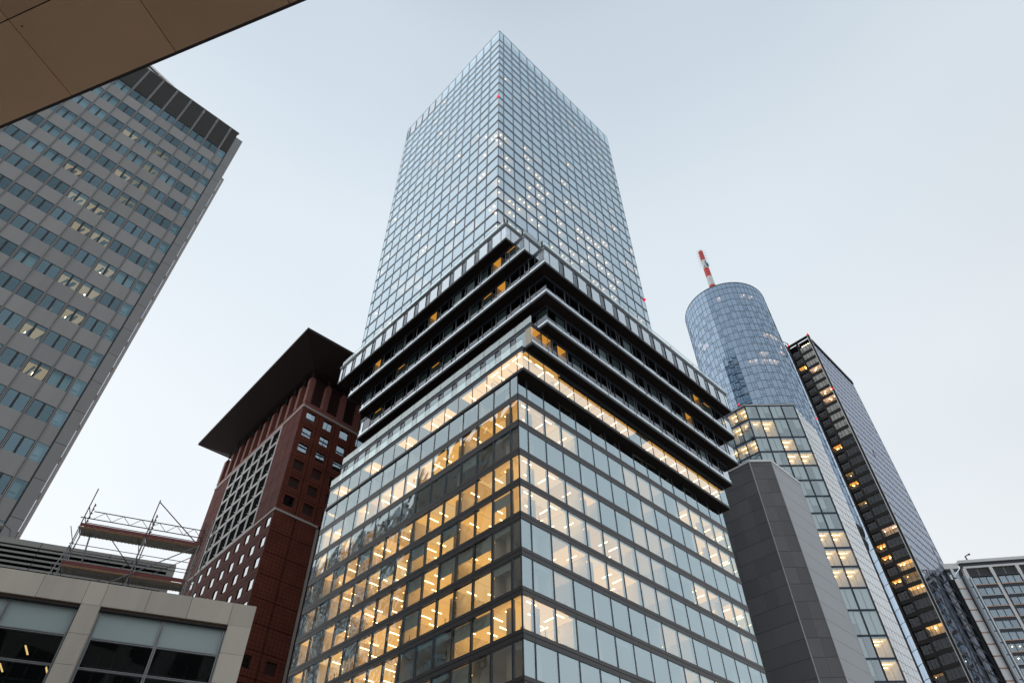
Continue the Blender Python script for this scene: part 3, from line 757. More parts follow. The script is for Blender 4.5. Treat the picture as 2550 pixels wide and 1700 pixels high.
for k in range(18):
    z1 = ZB2 - .42 - 3.68 * k; z0 = z1 - 3.56
    if z1 < 1: break
    for i in range(2):
        u0, u1 = .02 + 4.15 * i, 4.15 * (i + 1) - .18
        if k in (6, 7) and False: pass
        if k == 5:
            z1b = z1 - .35
        win = None
        if k == 6 or k == 7: cu = (u0 + u1) / 2 - .2; win = (cu - .9, cu + .9, z0 + 1.0, z0 + 2.8)
        jpanel(FJR, u0, u1, z0, z1, 'tileR', win)
        if win:
            if (k, i) == (6, 0):
                jwin(FJR, *win, 'g_far', depth=-.2)
                m = MB(); m.fbox(FJR, win[0] - .6, win[1] + .6, win[2] - .5, win[3] + .5, -2.6, -2.5); m.fbox(FJR, win[0] - .6, win[1] + .6, win[3] + .3, win[3] + .4, -2.6, -.4); m.build('room_lining', 'white', JT)
                FJR.box('lit_ceiling', win[0] - .5, win[1] + .5, win[3] + .18, win[3] + .24, -2.4, -.4, 'litceil', JT)
                m = MB(); m.fbox(FJR, win[0] + .5, win[0] + .62, win[3] + .2, win[3] + .26, -2.0, -.8); m.build('office_lamp', 'strip', JT)
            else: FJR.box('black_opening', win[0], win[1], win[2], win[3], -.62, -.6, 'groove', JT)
    # recessed glazed column of rooms beyond
    FJR.box('recess_pier', 8.3, 8.8, z0 - .1, z1 + .02, -.6, -.2, 'band', JT)
    FJR.pane('recess_window', 8.85, 10.4, z0 + .2, z1 - .3, -.45, 'g_dark', JT)
    FJR.box('recess_sill', 8.8, 10.6, z0 - .25, z0 + .2, -.7, -.3, 'tile_plain', JT)
    if random.random() < .55:
        m = MB(); m.fbox(FJR, 9.2, 9.9, z1 - .5, z1 - .45, -1.2, -.8); m.build('room_lamp', 'strip2', JT)
    for i in range(6):
        FJR.box('tile_panel', 10.7 + 3.8 * i, 14.4 + 3.8 * i, z0, z1, -.25, 0, 'tileR', JT)
# left face
for k in range(6):
    z1 = ZB - .45 - 3.65 * k; z0 = z1 - 3.57
    for (u0, u1) in ((.02, 2.55), (2.65, 5.2), (5.3, 7.7), (29.7, 33.4), (33.5, 37.25)):
        jpanel(FJL, u0, u1, z0, z1, 'tileL')
    for i in range(6):
        u0 = 7.95 + 3.6 * i; u1 = u0 + 3.6
        w0, w1, h0, h1 = u0 + .34, u1 - .34, z0 + .30, z1 - .22
        m = MB(); t = .45
        m.fbox(FJL, u0 + .04, w0, z0 + .0, z1, -.05, .05); m.fbox(FJL, w1, u1 - .04, z0, z1, -.05, .05)
        m.fbox(FJL, w0, w1, z0, h0, -.05, .05); m.fbox(FJL, w0, w1, h1, z1, -.05, .05)
        c = FJL.mat((u0 + u1) / 2, 0, (z0 + z1) / 2); key = ('wf', )
        if key not in MESH:
            me = bpy.data.meshes.new('white_frame'); inv = c.inverted(); me.from_pydata([tuple(inv @ Vector(q)) for q in m.v], [], m.f); me.materials.append(MT['whiteframe']); MESH[key] = me
        fr = link('white_frame', MESH[key], JT, c)
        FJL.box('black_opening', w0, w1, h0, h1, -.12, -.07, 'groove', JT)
        FJL.box('frame_joint', u0 + .10, u0 + .14, z0, z1, .05, .07, 'mull', fr)
        for q in range(1):
            m = MB(); zz = h0 + .4 + q * .8; m.tube(FJL.pt(w0 + .3 + .1 * q, -.05, zz), FJL.pt(w0 + .8 + .1 * q, .0, zz + .35), .06, 5)
            m.build('opening_vent', 'whiteframe', fr)
for F, W in ((FJL, JLW), (FJR, JRW)):
    F.box('pale_band', .0, W, ZB - .36, ZB + .05, -.3, .10, 'band', JT); F.box('pale_band', .0, W if F is FJL else 8.4, ZB2 - .36, ZB2 + .02, -.3, .10, 'band', JT)
FJL.box('grid_edge', 7.75, 7.93, ZB - 22.2, ZB - .4, -.2, .1, 'whiteframe', JT)
for k in range(12):
    z1 = ZB2 - .42 - 3.62 * k; z0 = z1 - 3.54
    for i in range(10):
        u0 = .02 + 3.65 * i; u1 = u0 + 3.57
        cu = u0 + 1.55
        if k < 8:
            win = (cu - .95, cu + .9, z0 + 1.0, z0 + 2.85)
            jpanel(FJL, u0, u1, z0, z1, 'tileL', win); jwin(FJL, *win, 'g_red', depth=-.12)
            FJL.box('window_reveal', win[1] - .42, win[1], win[2], win[3], -.11, -.08, 'groove', JT)
        else: jpanel(FJL, u0, u1, z0, z1, 'tileL')
# open top storey with square pillars and bronze capitals, then the flat roof
m = MB(); m.prism([jp(.1, .1), jp(.1, JRW), jp(JLW, JRW), jp(JLW, .1)], ZB + .05, ZB + 1.1); m.build('loggia_floor', 'tile_plain', JT)
m = MB(); m.prism([jp(2.2, 2.2), jp(2.2, JRW), jp(JLW - 2, JRW), jp(JLW - 2, 2.2)], ZB + 1.1, 95.2); m.build('loggia_wall', 'grout', JT)
def pillar(F, u, w=1.05):
    px = F.box('pillar', u - w / 2, u + w / 2, ZB + 1.05, 92.6, -1.05, -.02, 'tile_plain', JT)
    m = MB(); c = F.pt(u, -.52, 92.6)
    k = len(m.v); b, t = .52, .2
    for (hw, z) in ((b, 0), (t, .7)):
        for (sx, sy) in ((-1, -1), (1, -1), (1, 1), (-1, 1)):
            q = F.pt(u + sx * hw, -.52 + sy * hw, 92.6 + z); m.v.append(tuple(q))
    for q in BOXF: m.f.append(tuple(k + i for i in q))
    m.build('pillar_top', 'tile_plain', JT)
    m = MB()
    m.tube(F.pt(u, -.52, 93.2), F.pt(u, -.52, 95.3), .13, 6)
    for sx in (-1, 1): m.tube(F.pt(u, -.52, 93.5), F.pt(u + sx * .45, -.52, 94.3), .09, 5); m.tube(F.pt(u + sx * .45, -.52, 94.3), F.pt(u + sx * .15, -.52, 94.9), .09, 5)
    m.build('capital', 'gasket', JT)
for i in range(11): pillar(FJL, .55 + 3.63 * i)
for i in range(1, 8): pillar(FJR, .55 + 3.8 * i)
Z = 96.0
def roofpt(a, b): return G(a, b)
r0, r1 = G(34.0, 89.6), G(35.5, 137.1)
ex = (r1 - r0); ey = Vector((ex.y, -ex.x, 0)).normalized() * 46
m = MB(); k = 0
top_ = [r0, r0 + ey, r1 + ey, r1]
cin = jp(-.2, -.2); ci2 = jp(JLW + .2, -.2); ci3 = jp(JLW + .2, JRW + .2); ci4 = jp(-.2, JRW + .2)
inn = [cin, ci4, ci3, ci2]
for q in range(4):
    a, b = top_[q], top_[(q + 1) % 4]; c, d = inn[(q + 1) % 4], inn[q]
    m.quad((a.x, a.y, Z + ZC), (d.x, d.y, 95.2 + ZC), (c.x, c.y, 95.2 + ZC), (b.x, b.y, Z + ZC))
m.quad(*[(q.x, q.y, 95.2 + ZC) for q in inn][::-1])
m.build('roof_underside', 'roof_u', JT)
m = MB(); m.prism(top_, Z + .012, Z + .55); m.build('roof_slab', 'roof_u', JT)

# ================================================================== round blue glass tower with its square glazed wing
RX, RY, RR = 63.98, 135.68, 11.745
RT = thing('round_glass_tower', 'round blue glass tower with a square glazed lower wing in front', 'tower', RX, RY)
ZR = 153.15
NC = 60
def cyl(i): t = 2 * math.pi * i / NC - math.pi / 2; return Vector((RX + RR * math.cos(t), RY + RR * math.sin(t), 0))
rows = [ZR, ZR - 1.95, ZR - 4.42, ZR - 7.05] + [ZR - 7.05 - 2.588 * k for k in range(1, 46)]
vis = lambda i: (i % NC) in list(range(0, 17)) + list(range(NC - 19, NC))
rest = MB(); lat = MB(); npn = 0; rl = MB(); glow = MB(); pk = MB()
LITM = {(8, 3), (8, 4), (8, 5), (8, 6), (8, 7), (9, 7), (10, 6), (10, 7), (11, 0), (11, 1), (12, -3), (12, -2), (12, 0), (12, 1), (12, 2), (12, 3), (7, -13), (7, -12), (17, 9), (17, 10), (18, 9), (18, 10), (18, 12), (14, 14), (2, -5), (2, 3), (2, 1), (6, -14)}
for i in range(-19, 17):
    A_, B_ = cyl(i), cyl(i + 1); F = Face(A_, B_ - A_); Wp = (B_ - A_).length
    for k in range(len(rows) - 1):
        z1, z0 = rows[k], rows[k + 1]
        if z0 < 75: continue
        narrow = k >= 3 and (i + (k % 2)) % 3 == 0
        if npn < 300 and k < 17 and -13 <= i <= 10:
            F.pane('window_pane', .0, Wp, z0, z1, .0, 'g_round', RT, .0025); npn += 1
        else: rest.fquad(F, 0, Wp, z0, z1, .0, .002)
        lat.fbox(F, -.035, .035, z0, z1, -.08, .03)
        lat.fbox(F, 0, Wp, z0 - .045, z0 + .045, -.08, .033)
        if narrow:
            lat.fbox(F, 0.05, Wp, z0 + .72, z0 + .78, -.05, .03); lat.fbox(F, Wp * .55 - .025, Wp * .55 + .025, z0 + .06, z1 - .5, -.05, .03)
            lat.fbox(F, .05, Wp, z1 - .52, z1 - .46, -.05, .028)
        if (k, i) in LITM:
            c = F.pt(Wp / 2 + random.uniform(-.3, .3), -.5, z1 - .35); rl.tube(c - Vector((0, 0, .10)), c, .17, 6)
            glow.fbox(F, .0, Wp, z0, z1 - .4, -1.6, -1.5); pk.fbox(F, .05, Wp - .05, z1 - .34, z1 - .30, -1.5, -.2)
rest.build('window_panes', 'g_round', RT, 'stuff'); lat.build('glazing_bars', 'spand_up', RT, 'stuff')
rl.build('downlights', 'dots', RT, 'stuff'); pk.build('lit_ceilings', 'pinkceil', RT, 'stuff'); glow.build('room_linings', 'white', RT, 'stuff')
m = MB(); m.prism([tuple((Vector((RX, RY, 0)) + (cyl(i) - Vector((RX, RY, 0))) * .82).xy) for i in range(NC)], -ZC, ZR - 2); m.build('core_wall', 'greyin', RT)
m = MB()
for k in range(1, len(rows)):
    if rows[k] > 73: m.prism([tuple((Vector((RX, RY, 0)) + (cyl(i) - Vector((RX, RY, 0))) * .985).xy) for i in range(0, NC, 2)], rows[k] - .3, rows[k] + .05)
m.build('floor_slabs', 'greyin', RT, 'stuff')
m = MB(); m.prism([tuple((Vector((RX, RY, 0)) + (cyl(i) - Vector((RX, RY, 0))) * 1.004).xy) for i in range(NC)], ZR - .02, ZR + .25); m.build('roof_rim', 'spand_up', RT)
Fq = Face(cyl(-1), cyl(0) - cyl(-1))
lamp_ball(Face(cyl(-8), cyl(-7) - cyl(-8)), .5, .3, 110., .20, RT); lamp_ball(Face(cyl(12), cyl(13) - cyl(12)), .5, .4, 109.5, .36, RT)
# cradle arm hung from the facade
Fc = Face(cyl(8), cyl(9) - cyl(8)); m = MB(); m.tube(Fc.pt(.4, .5, 131.2), Fc.pt(.4, .6, 128.6), .18, 6); m.tube(Fc.pt(.4, .6, 128.6), Fc.pt(1.6, .8, 128.2), .16, 6); m.build('cradle_arm', 'gasket', RT)

# square wing
ZQ = [.75 * z_ for z_ in [137.5, 132.2, 125.2, 120.0, 115.0, 110.0, 104.8, 99.5, 94.5, 89.3, 84.1, 78.5, 72.9, 66.8, 61.6, 56.6, 51.4, 46.2, 41]]
XQ = [53.4, 56.06, 58.95, 61.8, 64.76]
FQ = Face((0, 120), (1, 0))
DQ = dirv(135.)
FQL = Face(Vector((53.4, 120, 0)) + DQ * 7.2, -DQ)          # chamfer on the left, runs up to the corner
FQR = Face((64.8, 120), dirv(44.7))
LITQ = {('L', 0, 0), ('L', 0, 1), ('L', 0, 2), ('L', 1, 1), ('L', 1, 2), ('L', 2, 0), ('L', 2, 1), ('L', 2, 2), ('F', 1, 0), ('F', 1, 1), ('F', 2, 2), ('F', 3, 2), ('F', 3, 3), ('F', 3, 4), ('F', 8, 2), ('F', 8, 3), ('F', 9, 2), ('F', 9, 3), ('F', 10, 3), ('F', 10, 4), ('F', 10, 2), ('F', 13, 3), ('F', 14, 3), ('F', 15, 4)}
def wing(F, X, tag, sub):
    for k in range(len(ZQ) - 1):
        z1, z0 = ZQ[k], ZQ[k + 1]
        for i in range(len(X) - 1):
            u0, u1 = X[i], X[i + 1]; n = sub; w_ = (u1 - u0 - .20) / n
            lit = (tag, k, i) in LITQ or (tag == 'F' and (tag, k, i + 1) in LITQ and k > 7 and False)
            for q in range(n):
                a = u0 + .10 + q * w_
                F.pane('wing_pane', a + .03, a + w_ - .03, z0 + .30, z1 - .06, .0, 'g_sq', RT, .003)
                if q: F.box('wing_bar', a - .025, a + .025, z0 + .30, z1 - .06, -.05, .04, 'alum', RT)
                if not lit and random.random() < .8:
                    hgt = random.choice((1, 1, 1, .5, .75)); F.box('blind', a + .05, a + w_ - .05, z1 - .1 - (z1 - z0 - .45) * hgt, z1 - .1, -.30, -.27, 'blindw', RT)
            F.box('wing_transom', u0 + .1, u1 - .1, z0 - .06, z0 + .28, -.2, .08, 'spand_up', RT)
            if lit:
                m = MB(); m.fbox(F, u0 + .05, u1 - .05, z0 + .3, z1 - .3, -4.2, -4.1); m.fbox(F, u0, u1, z1 - .3, z1 - .2, -4.2, -.3); m.fbox(F, u0 - .03, u0 + .05, z0, z1 - .3, -4.2, -.3); m.fbox(F, u1 - .05, u1 + .03, z0, z1 - .3, -4.2, -.3)
                m.build('room_lining', 'core', RT)
                m = MB()
                for q in range(2): m.fbox(F, u0 + .6, u1 - .6, z1 - .42, z1 - .36, -1.3 - 1.6 * q, -1.20 - 1.6 * q)
                m.build('office_lamp', 'strip', RT)
                F.box('lit_ceiling', u0 + .08, u1 - .08, z1 - .36, z1 - .31, -4., -.4, 'litceil', RT)
    for x in X: F.box('wing_mullion', x - .09, x + .09, ZQ[-1], ZQ[0], -.25, .16, 'mull', RT)
    F.box('wing_cap', X[0], X[-1], ZQ[0], ZQ[0] + .35, -.5, .25, 'alum', RT)
wing(FQ, XQ, 'F', 2); wing(FQL, [0., 2.4, 4.8, 7.16], 'L', 3)
# right return of the wing: polished fins between narrow panes
for i in range(6):
    u = .20 + 1.4 * i; zt2 = ZQ[0] - .5 - .38 * i
    FQR.box('bright_fin', u + .26, u + .72, ZQ[-1], zt2, -.3, .02, 'finw', RT)
    FQR.box('bright_fin', u + .82, u + 1.28, ZQ[-1], zt2, -.3, .04, 'finw', RT)
    FQR.box('dark_fin', u + 1.30, u + 1.39, ZQ[-1], zt2, -.3, .0, 'mull', RT)
    FQR.pane('return_pane', u - .0, u + .24, ZQ[-1], zt2, -.02, 'g_sq', RT)
for k in range(1, len(ZQ) - 1):
    for dz in (0, 2.0): FQR.box('return_bar', .12, 8.4, ZQ[k] - .07 + dz, ZQ[k] + .07 + dz, -.2, .07, 'silver', RT)
m = MB(); m.prism([(53.6, 124.6), (64.6, 124.6), (69.8, 129.6), (60, 133.5), (49.5, 127)], -ZC, 102.7); m.build('wing_core', 'greyin', RT)
m = MB()
for z in ZQ: m.prism([(53.6, 120.3), (64.6, 120.3), (70.5, 126.3), (60, 133.5), (48.8, 125)], z - .2, z + .05)
m.build('wing_floor_slabs', 'greyin', RT, 'stuff')

# antenna mast on its roof
AM = thing('antenna_mast', 'red and white banded antenna mast rising from the round tower roof', 'antenna', 63.15, 135.9, ZR)
z = ZR - 2; hs = [(6.2, 'mastr'), (8.3, 'mastw'), (8.6, 'mastr'), (8.3, 'mastw'), (9.4, 'mastr')]
z = ZR + .25; zz = z; rr = 1.16
segs = [(8.3, 'mastw'), (4.6, 'mastr'), (4.4, 'mastw'), (4.4, 'mastr'), (4.2, 'mastw'), (4.9, 'mastr')]
for h, mt in segs:
    m = MB(); m.tube((63.15, 135.9, zz + ZC), (63.15, 135.9, zz + h + ZC), rr, 20, rr - .06); m.build('mast_segment', mt, AM, None); zz += h; rr -= .07
m = MB(); t0 = zz - 15.2
for k in range(7):
    a = k * math.pi * 2 / 7
    for q in range(6):
        z_ = zz - 7.0 + q * 1.3; c = Vector((63.15, 135.9, z_ + ZC)); d = Vector((math.cos(a), math.sin(a), 0))
        m.tube(c + d * .8, c + d * 1.4, .025, 4); m.tube(c + d * 1.5 - Vector((0, 0, .38)), c + d * 1.5 + Vector((0, 0, .38)), .025, 4)
m.build('dipole_rods', 'steel', AM, 'stuff')
m = MB()
for k in range(8):
    a = k * math.pi / 4; d = Vector((math.cos(a), math.sin(a), 0)); c = Vector((63.15, 135.9, zz + ZC)); m.tube(c + d * .7, c + d * 1.0 + Vector((0, 0, .7)), .05, 4)
m.tube((63.15, 135.9, zz + ZC), (63.15, 135.9, zz + 1.2 + ZC), .09, 5); m.build('mast_tip', 'mastw', AM)
Fm = Face((63.15, 135.9 - .95), (1, 0))
m = MB(); zc = ZR + .25 + 21.7
m.fbox(Fm, .05, .28, zc + .5, zc + 3.2, -.1, .08); m.fbox(Fm, .28, .68, zc + 1.6, zc + 2.05, -.2, .04); m.fbox(Fm, .56, .76, zc + .4, zc + 1.65, -.3, .0); m.fbox(Fm, -.75, -.6, zc + .4, zc + .85, -.4, -.05)
m.build('teal_mark', 'teal', AM)
lamp_ball(Fm, .45, .0, ZR + 11.8, .13, AM)

# ================================================================== black framed tower with a striped glass side
WX, WY = 120.30, 190.14
DT = thing('black_framed_tower', 'black framed tower with stacked lit windows and a striped glass side face', 'tower', WX, WY)
uWL, uWR = dirv(134.), dirv(45.6)
FWL = Face((WX, WY), uWL, Vector((-math.sin(R(134)), math.cos(R(134)), 0))); FWR = Face((WX, WY), uWR)
WLL, WRL = 9.4, 36.0
WT = 201.2; WF = 3.92
def wp(u, v): return Vector((WX, WY, 0)) + uWL * u + uWR * v
m = MB(); m.prism([wp(.8, 3.2), wp(.8, WRL - .5), wp(WLL + 6, WRL - .5), wp(WLL + 6, 3.2)], -ZC, WT - .3); m.build('core_wall', 'darkin', DT)
LITW1 = {3: 'p', 6: 'p', 7: 'p', 21: 'p', 24: 'w', 26: 'w', 29: 'w', 35: 'w', 38: 'w', 39: 'w', 41: 'w', 25: 'd', 36: 'd', 42: 'd'}
LITW2 = {2: 'a', 12: 'a', 16: 'a', 15: 'd', 18: 'd', 22: 'a', 23: 'a', 25: 'a', 32: 'd', 35: 'a', 38: 'a', 39: 'a', 41: 'a', 42: 'd'}
nfl = 48
for k in range(nfl):
    h = 197.05 - WF * k; b = h - 2.75
    for col, (u0, u1, lits) in enumerate(((.66, 5.57, LITW1), (6.16, 9.38, LITW2))):
        if k == 0 and col == 1: pass
        FWL.pane('window_pane', u0, u1, b, h, -.22 if col == 0 else -1.0, 'g_dark', DT, .002)
        fm = MB(); n = 4 if col == 0 else 3
        for q in range(1, n):
            x = u0 + (u1 - u0) * q / n + random.choice((0, .0, .25)); fm.fbox(FWL, x - .045, x + .045, b, h, -.26 if col == 0 else -1.04, -.16 if col == 0 else -.9)
        for q in (0, n - 1):
            x0 = u0 + (u1 - u0) * q / n
            if random.random() < .7: fm.fbox(FWL, x0 + .1, x0 + (u1 - u0) / n - .1, b + 1.0, b + 1.08, -.25 if col == 0 else -1.03, -.16 if col == 0 else -.9)
        fm.build('window_bars', 'wframe', DT)
        FWL.box('floor_beam', u0, u1, b - (WF - 2.75), b, -.9 if col == 0 else -1.6, -.05 if col == 0 else -.55, 'wframe', DT)
        FWL.box('room_wall', u0, u1, b, h, -2.7 - col, -2.6 - col, 'core' if k in lits else 'darkin', DT)
        c = lits.get(k)
        if col == 0 and k < 12 and not c: FWL.box('pale_blind', u0 + .05, u1 - .05, b + .02, h - .02, -.42, -.38, 'blindlav', DT)  # pale sheets stand in for bright sky mirrored in the upper rows
        if c:
            m = MB()
            for q in range(3 if c != 'd' else 1):
                x = random.uniform(u0 + .5, u1 - .5); dd = random.uniform(1.0, 2.2) + col
                m.fbox(FWL, x - .14, x + .14, h - .45, h - .28, -dd - .14, -dd + .14)
            m.build('room_lamp', {'p': 'dotsw', 'w': 'dotsw', 'a': 'amber', 'd': 'dots'}[c], DT)
            FWL.box('lit_ceiling', u0 + .1, u1 - .1, h - .1, h - .04, -2.5 - col, -.4 - col, {'p': 'pinkceil', 'w': 'litceil', 'a': 'ambceil', 'd': 'ambdim'}[c], DT)
for (u0, u1, d0, d1) in ((.02, .64, -1., .05), (5.59, 6.14, -1.2, .05), (9.40, 9.96, -1.8, .05)):
    FWL.box('frame_pier', u0, u1, -ZC, WT, d0, d1, 'wframe', DT)
FWL.box('roof_beam', .0, 9.96, WT - .55, WT, -1., .06, 'wframe', DT)
for (u0, u1) in ((.66, 5.57), (6.16, 9.38)):
    FWL.box('roof_recess', u0, u1, 197.1, WT - .56, -1.6, -1.5, 'groove', DT)
m = MB()
for q in range(5): m.fbox(FWL, 1.0 + q * .8, 1.0 + q * .8 + .38, 197.7, 197.86, -.9, -.8)
m.build('recess_lamps', 'dotsw', DT)
# curved mirror bay at the far left edge
pts = [wp(9.98, .3), wp(11.1, .8), wp(12.0, 1.7), wp(12.5, 3.0)]
for q in range(3):
    Fb = Face(pts[q + 1], pts[q] - pts[q + 1]); Lb = (pts[q] - pts[q + 1]).length
    for k in range(nfl):
        z1 = WT - 1 - WF * k; Fb.pane('bay_pane', 0, Lb, z1 - WF + .12, z1, 0, 'g_round', DT, .012)
        Fb.box('bay_bar', 0, Lb, z1 - WF, z1 - WF + .12, -.1, .05, 'mull', DT)
# striped side: a pane and a dark inclined sill on each floor
npn = 0; rest = MB(); nb = 12; bw = (WRL - 1.2) / nb
vents = {(12, 4), (20, 10), (21, 10), (22, 11), (24, 3), (26, 9), (27, 9), (28, 11), (29, 4), (31, 6), (32, 2), (32, 6), (23, 11), (30, 5), (34, 2), (35, 3)}
for k in range(nfl):
    z1 = 196.8 - WF * k; z0 = z1 - WF
    for i in range(nb):
        a = .6 + bw * i
        if npn < 300 and k < 30: FWR.pane('side_pane', a + .05, a + bw - .05, z0 + .85, z1, .0, 'g_stripe', DT, .002); npn += 1
        else: rest.fquad(FWR, a + .05, a + bw - .05, z0 + .85, z1, 0, .002)
        if (k, i) in vents: FWR.box('open_vent', a + .3, a + .9, z0 + .9, z1 - .5, -.02, .10, 'gasket', DT)
    FWR.box('sill_band', .6, WRL - .6, z0, z0 + .85, -.3, .03, 'mull', DT)
rest.build('side_panes', 'g_stripe', DT, 'stuff')
for i in range(nb + 1):
    a = .6 + bw * i; FWR.box('side_mullion', a - .14, a + .14, 8, 196.8, -.2, .015, 'mull', DT)
FWR.box('corner_edge', .02, .58, -ZC, WT, -.9, .10, 'alum', DT)
m = MB(); e0 = FWR.pt(0, .1, WT); 
FWR.box('roof_beam', .6, WRL, 196.8, 198.6, -1.2, .3, 'wframe', DT)
FWR.box('end_post', WRL - .6, WRL, -ZC, 196.8, -.8, .08, 'alum', DT)
FWR.box('end_wall', WRL - .5, WRL - .4, -ZC, 196.8, -10, -.8, 'mull', DT)
lamp_ball(FWL, .3, .1, WT + .3, .45, DT); lamp_ball(FWL, 9.2, .1, WT + .2, .3, DT); lamp_ball(FWL, .3, .2, 171.6, .28, DT)
m = MB(); c = wp(9.6, 2); m.tube((c.x, c.y, WT + ZC), (c.x, c.y, WT + 3.4 + ZC), .22, 6); m.tube((c.x, c.y, WT + 3.2 + ZC), (c.x - 1.6, c.y, WT + 4.6 + ZC), .16, 6); m.build('roof_davit', 'gasket', DT)

# ================================================================== windowless ribbed metal tower
PT = thing('ribbed_metal_tower', 'windowless dark ribbed metal tower with chamfered corners and pale coping', 'building', 40.72, 96.78)
P1 = Vector((40.72, 96.78, 0)); P2 = Vector((44.49, 96.78, 0)); P0 = P1 + GB * 11; P3 = P2 + GA * 9.6; P4 = P3 + GB * 14
m = MB(); ctr = (P1 + P2 + P0 + P3 + P4) / 5
m.prism([P0 * .0 + ctr + (q - ctr) * .985 for q in (P0, P1, P2, P3, P4)], -ZC, 70.4); m.build('core_wall', 'groove', PT)
for (A_, B_, mt, nn) in ((P0, P1, 'rib', 5), (P1, P2, 'rib', 2), (P2, P3, 'rib2', 1)):
    F = Face(A_, B_ - A_); Lf = (B_ - A_).length
    for k in range(26):
        z1 = (69.62 - 2.665 * (k - 1)) if k else 70.5; z0 = 69.62 - 2.665 * k
        for i in range(nn):
            F.box('metal_panel', Lf * i / nn + .004, Lf * (i + 1) / nn - .004, z0 + .03, z1 - .01, -.12, .0 + random.uniform(0, .012), mt, PT)
    F.box('coping', 0 if mt != 'rib' or nn == 5 else .02, Lf, 70.52, 70.95, -.4, .10, 'coping', PT)
    m = MB(); q = F.pt(Lf - .03, .0, -ZC); m.tube(q, F.pt(Lf - .03, .0, 70.5), .075, 6); m.build('corner_bead', 'alum', PT)

# ================================================================== grey framed office block at the far right
EX, EY = 148.76, 213.24
K = 260 / 140
EB = thing('grey_framed_office_block', 'grey framed office block with rows of blue windows at the right edge', 'building', EX, EY)
FE = Face((EX, EY), dirv(-7)); FEL = Face(Vector((EX, EY, 0)) + dirv(84) * 26, -dirv(84))
ET = 61.27 * K; EW = 40
def eb(*a): return FE.box(*a, EB)
m = MB(); m.prism([tuple((Vector((EX, EY, 0)) + dirv(-7) * u + dirv(83) * v).xy) for (u, v) in ((1.5, 1.6), (EW, 1.6), (EW, 30), (1.5, 30))], -ZC, ET - 1); m.build('core_wall', 'darkin', EB)
eb('roof_beam', .0, EW, ET - 1.0, ET, -1.5, .3, 'silver'); eb('roof_beam', .5, EW, ET - 2.2, ET - 1.02, -1.5, -.2, 'mull'); eb('roof_beam', .7, EW, ET - 2.9, ET - 2.2, -1.5, .15, 'silver')
cols = [.75 + 8.3 * i for i in range(6)]
for i, c in enumerate(cols):
    eb('frame_column', c - .55, c + .55, -ZC, ET - 2.9, -1.0, .16, 'silver')
for i in range(5):
    a, b = cols[i] + .58, cols[i + 1] - .58
    FE.pane('attic_pane', a + .1, (a + b) / 2 - .06, ET - 5.7, ET - 3.0, -.5, 'g_dark', EB); FE.pane('attic_pane', (a + b) / 2 + .06, b - .1, ET - 5.7, ET - 3.0, -.5, 'g_dark', EB)
    eb('attic_mullion', (a + b) / 2 - .05, (a + b) / 2 + .05, ET - 5.7, ET - 3.0, -.55, -.4, 'alum')
    for k in range(14):
        z1 = (58.05 - 1.93 * k) * K; z0 = z1 - 1.93 * K
        fl = 0
        for q in range(3):
            w_ = (b - a - .5) / 3; x = a + .35 + q * w_
            FE.pane('window_pane', x + .08, x + w_ - .12, z0 + .9, z1 - .35, .1, 'g_far', EB, .003)
            for s_ in (.33, .66): eb('window_bar', x + w_ * s_ - .04, x + w_ * s_ + .04, z0 + .95, z1 - .4, .05, .16, 'alum')
            eb('window_bar', x - .12, x + .08, z0 + .8, z1 - .3, .0, .2, 'mull')
            if random.random() < .7: eb('blind', x + .1, x + w_ - .15, z0 + 1.0, z1 - .4, -.5, -.46, 'blindw')
        eb('sill_line', a + .1, b - .1, z0 + .55, z0 + .80, .0, .42, 'orange' if k in (0, 2, 3, 5, 6, 8, 9) else 'alum')
        eb('spandrel', a + .1, b - .1, z0 - .35, z0 + .52, -.1, .25, 'mull')
        if k in (6, 7) and i < 2:
            m = MB(); m.fbox(FE, a + 2, a + 2.3, z1 - .8, z1 - .6, -1.2, -.9); m.fbox(FE, a + 4.2, a + 4.5, z1 - .9, z1 - .7, -1.2, -.9); m.build('room_lamp', 'dotsw', EB)
    eb('bay_frame', a - .02, a + .25, 20, ET - 5.8, -.2, .35, 'mull'); eb('bay_frame', b - .2, b + .02, 20, ET - 5.8, -.2, .30, 'mull')
    eb('bay_head', a, b, ET - 6.1, ET - 5.75, -.3, .40, 'mull')
# glazed corner shaft with tubes, left flank with pale panels
m = MB(); m.tube(FE.pt(-.75, .55, 20), FE.pt(-.75, .55, ET - 5.8), .55, 10); m.build('corner_tube', 'alum', EB, None, True)
m = MB(); m.tube(FE.pt(.95, .7, 20), FE.pt(.95, .7, ET - 6.4), .30, 10); m.build('bright_tube', 'coping', EB, None, True)
for k in range(14):
    z1 = (58.05 - 1.93 * k) * K; z0 = z1 - 1.93 * K
    FE.pane('corner_pane', -.3, .8, z0 + .2, z1 - .1, .45, 'g_far', EB)
    FE.box('corner_bar', -.3, .8, z0 - .05, z0 + .2, .2, .5, 'mull', EB)
    Fk = Face(Vector((EX, EY, 0)) + dirv(176) * 3.6 + dirv(84) * .5, dirv(-4))
    Fk.box('flank_panel', .0, 2.4, z0 + .35, z1 - .05, -.4, .0, 'coping', EB); Fk.box('flank_sill', .0, 2.5, z0 + .0, z0 + .28, -.4, .12, 'orange', EB)
Fk.box('flank_frame', 2.45, 2.95, 20, ET - 5.5, -1, .3, 'mull', EB); Fk.box('flank_wall', -9, 3.4, -ZC, ET - 5.6, -6, -1.1, 'darkin', EB)
Fk.box('flank_beam', -9, 3.2, ET - 2.5, ET - .6, -4, .1, 'silver', EB); Fk.box('flank_column', .2, 1.1, ET - 5.5, ET - 2.5, -1, .05, 'silver', EB); Fk.pane('flank_pane', -5, 3.0, ET - 5.5, ET - 2.5, -1.05, 'g_far', EB)
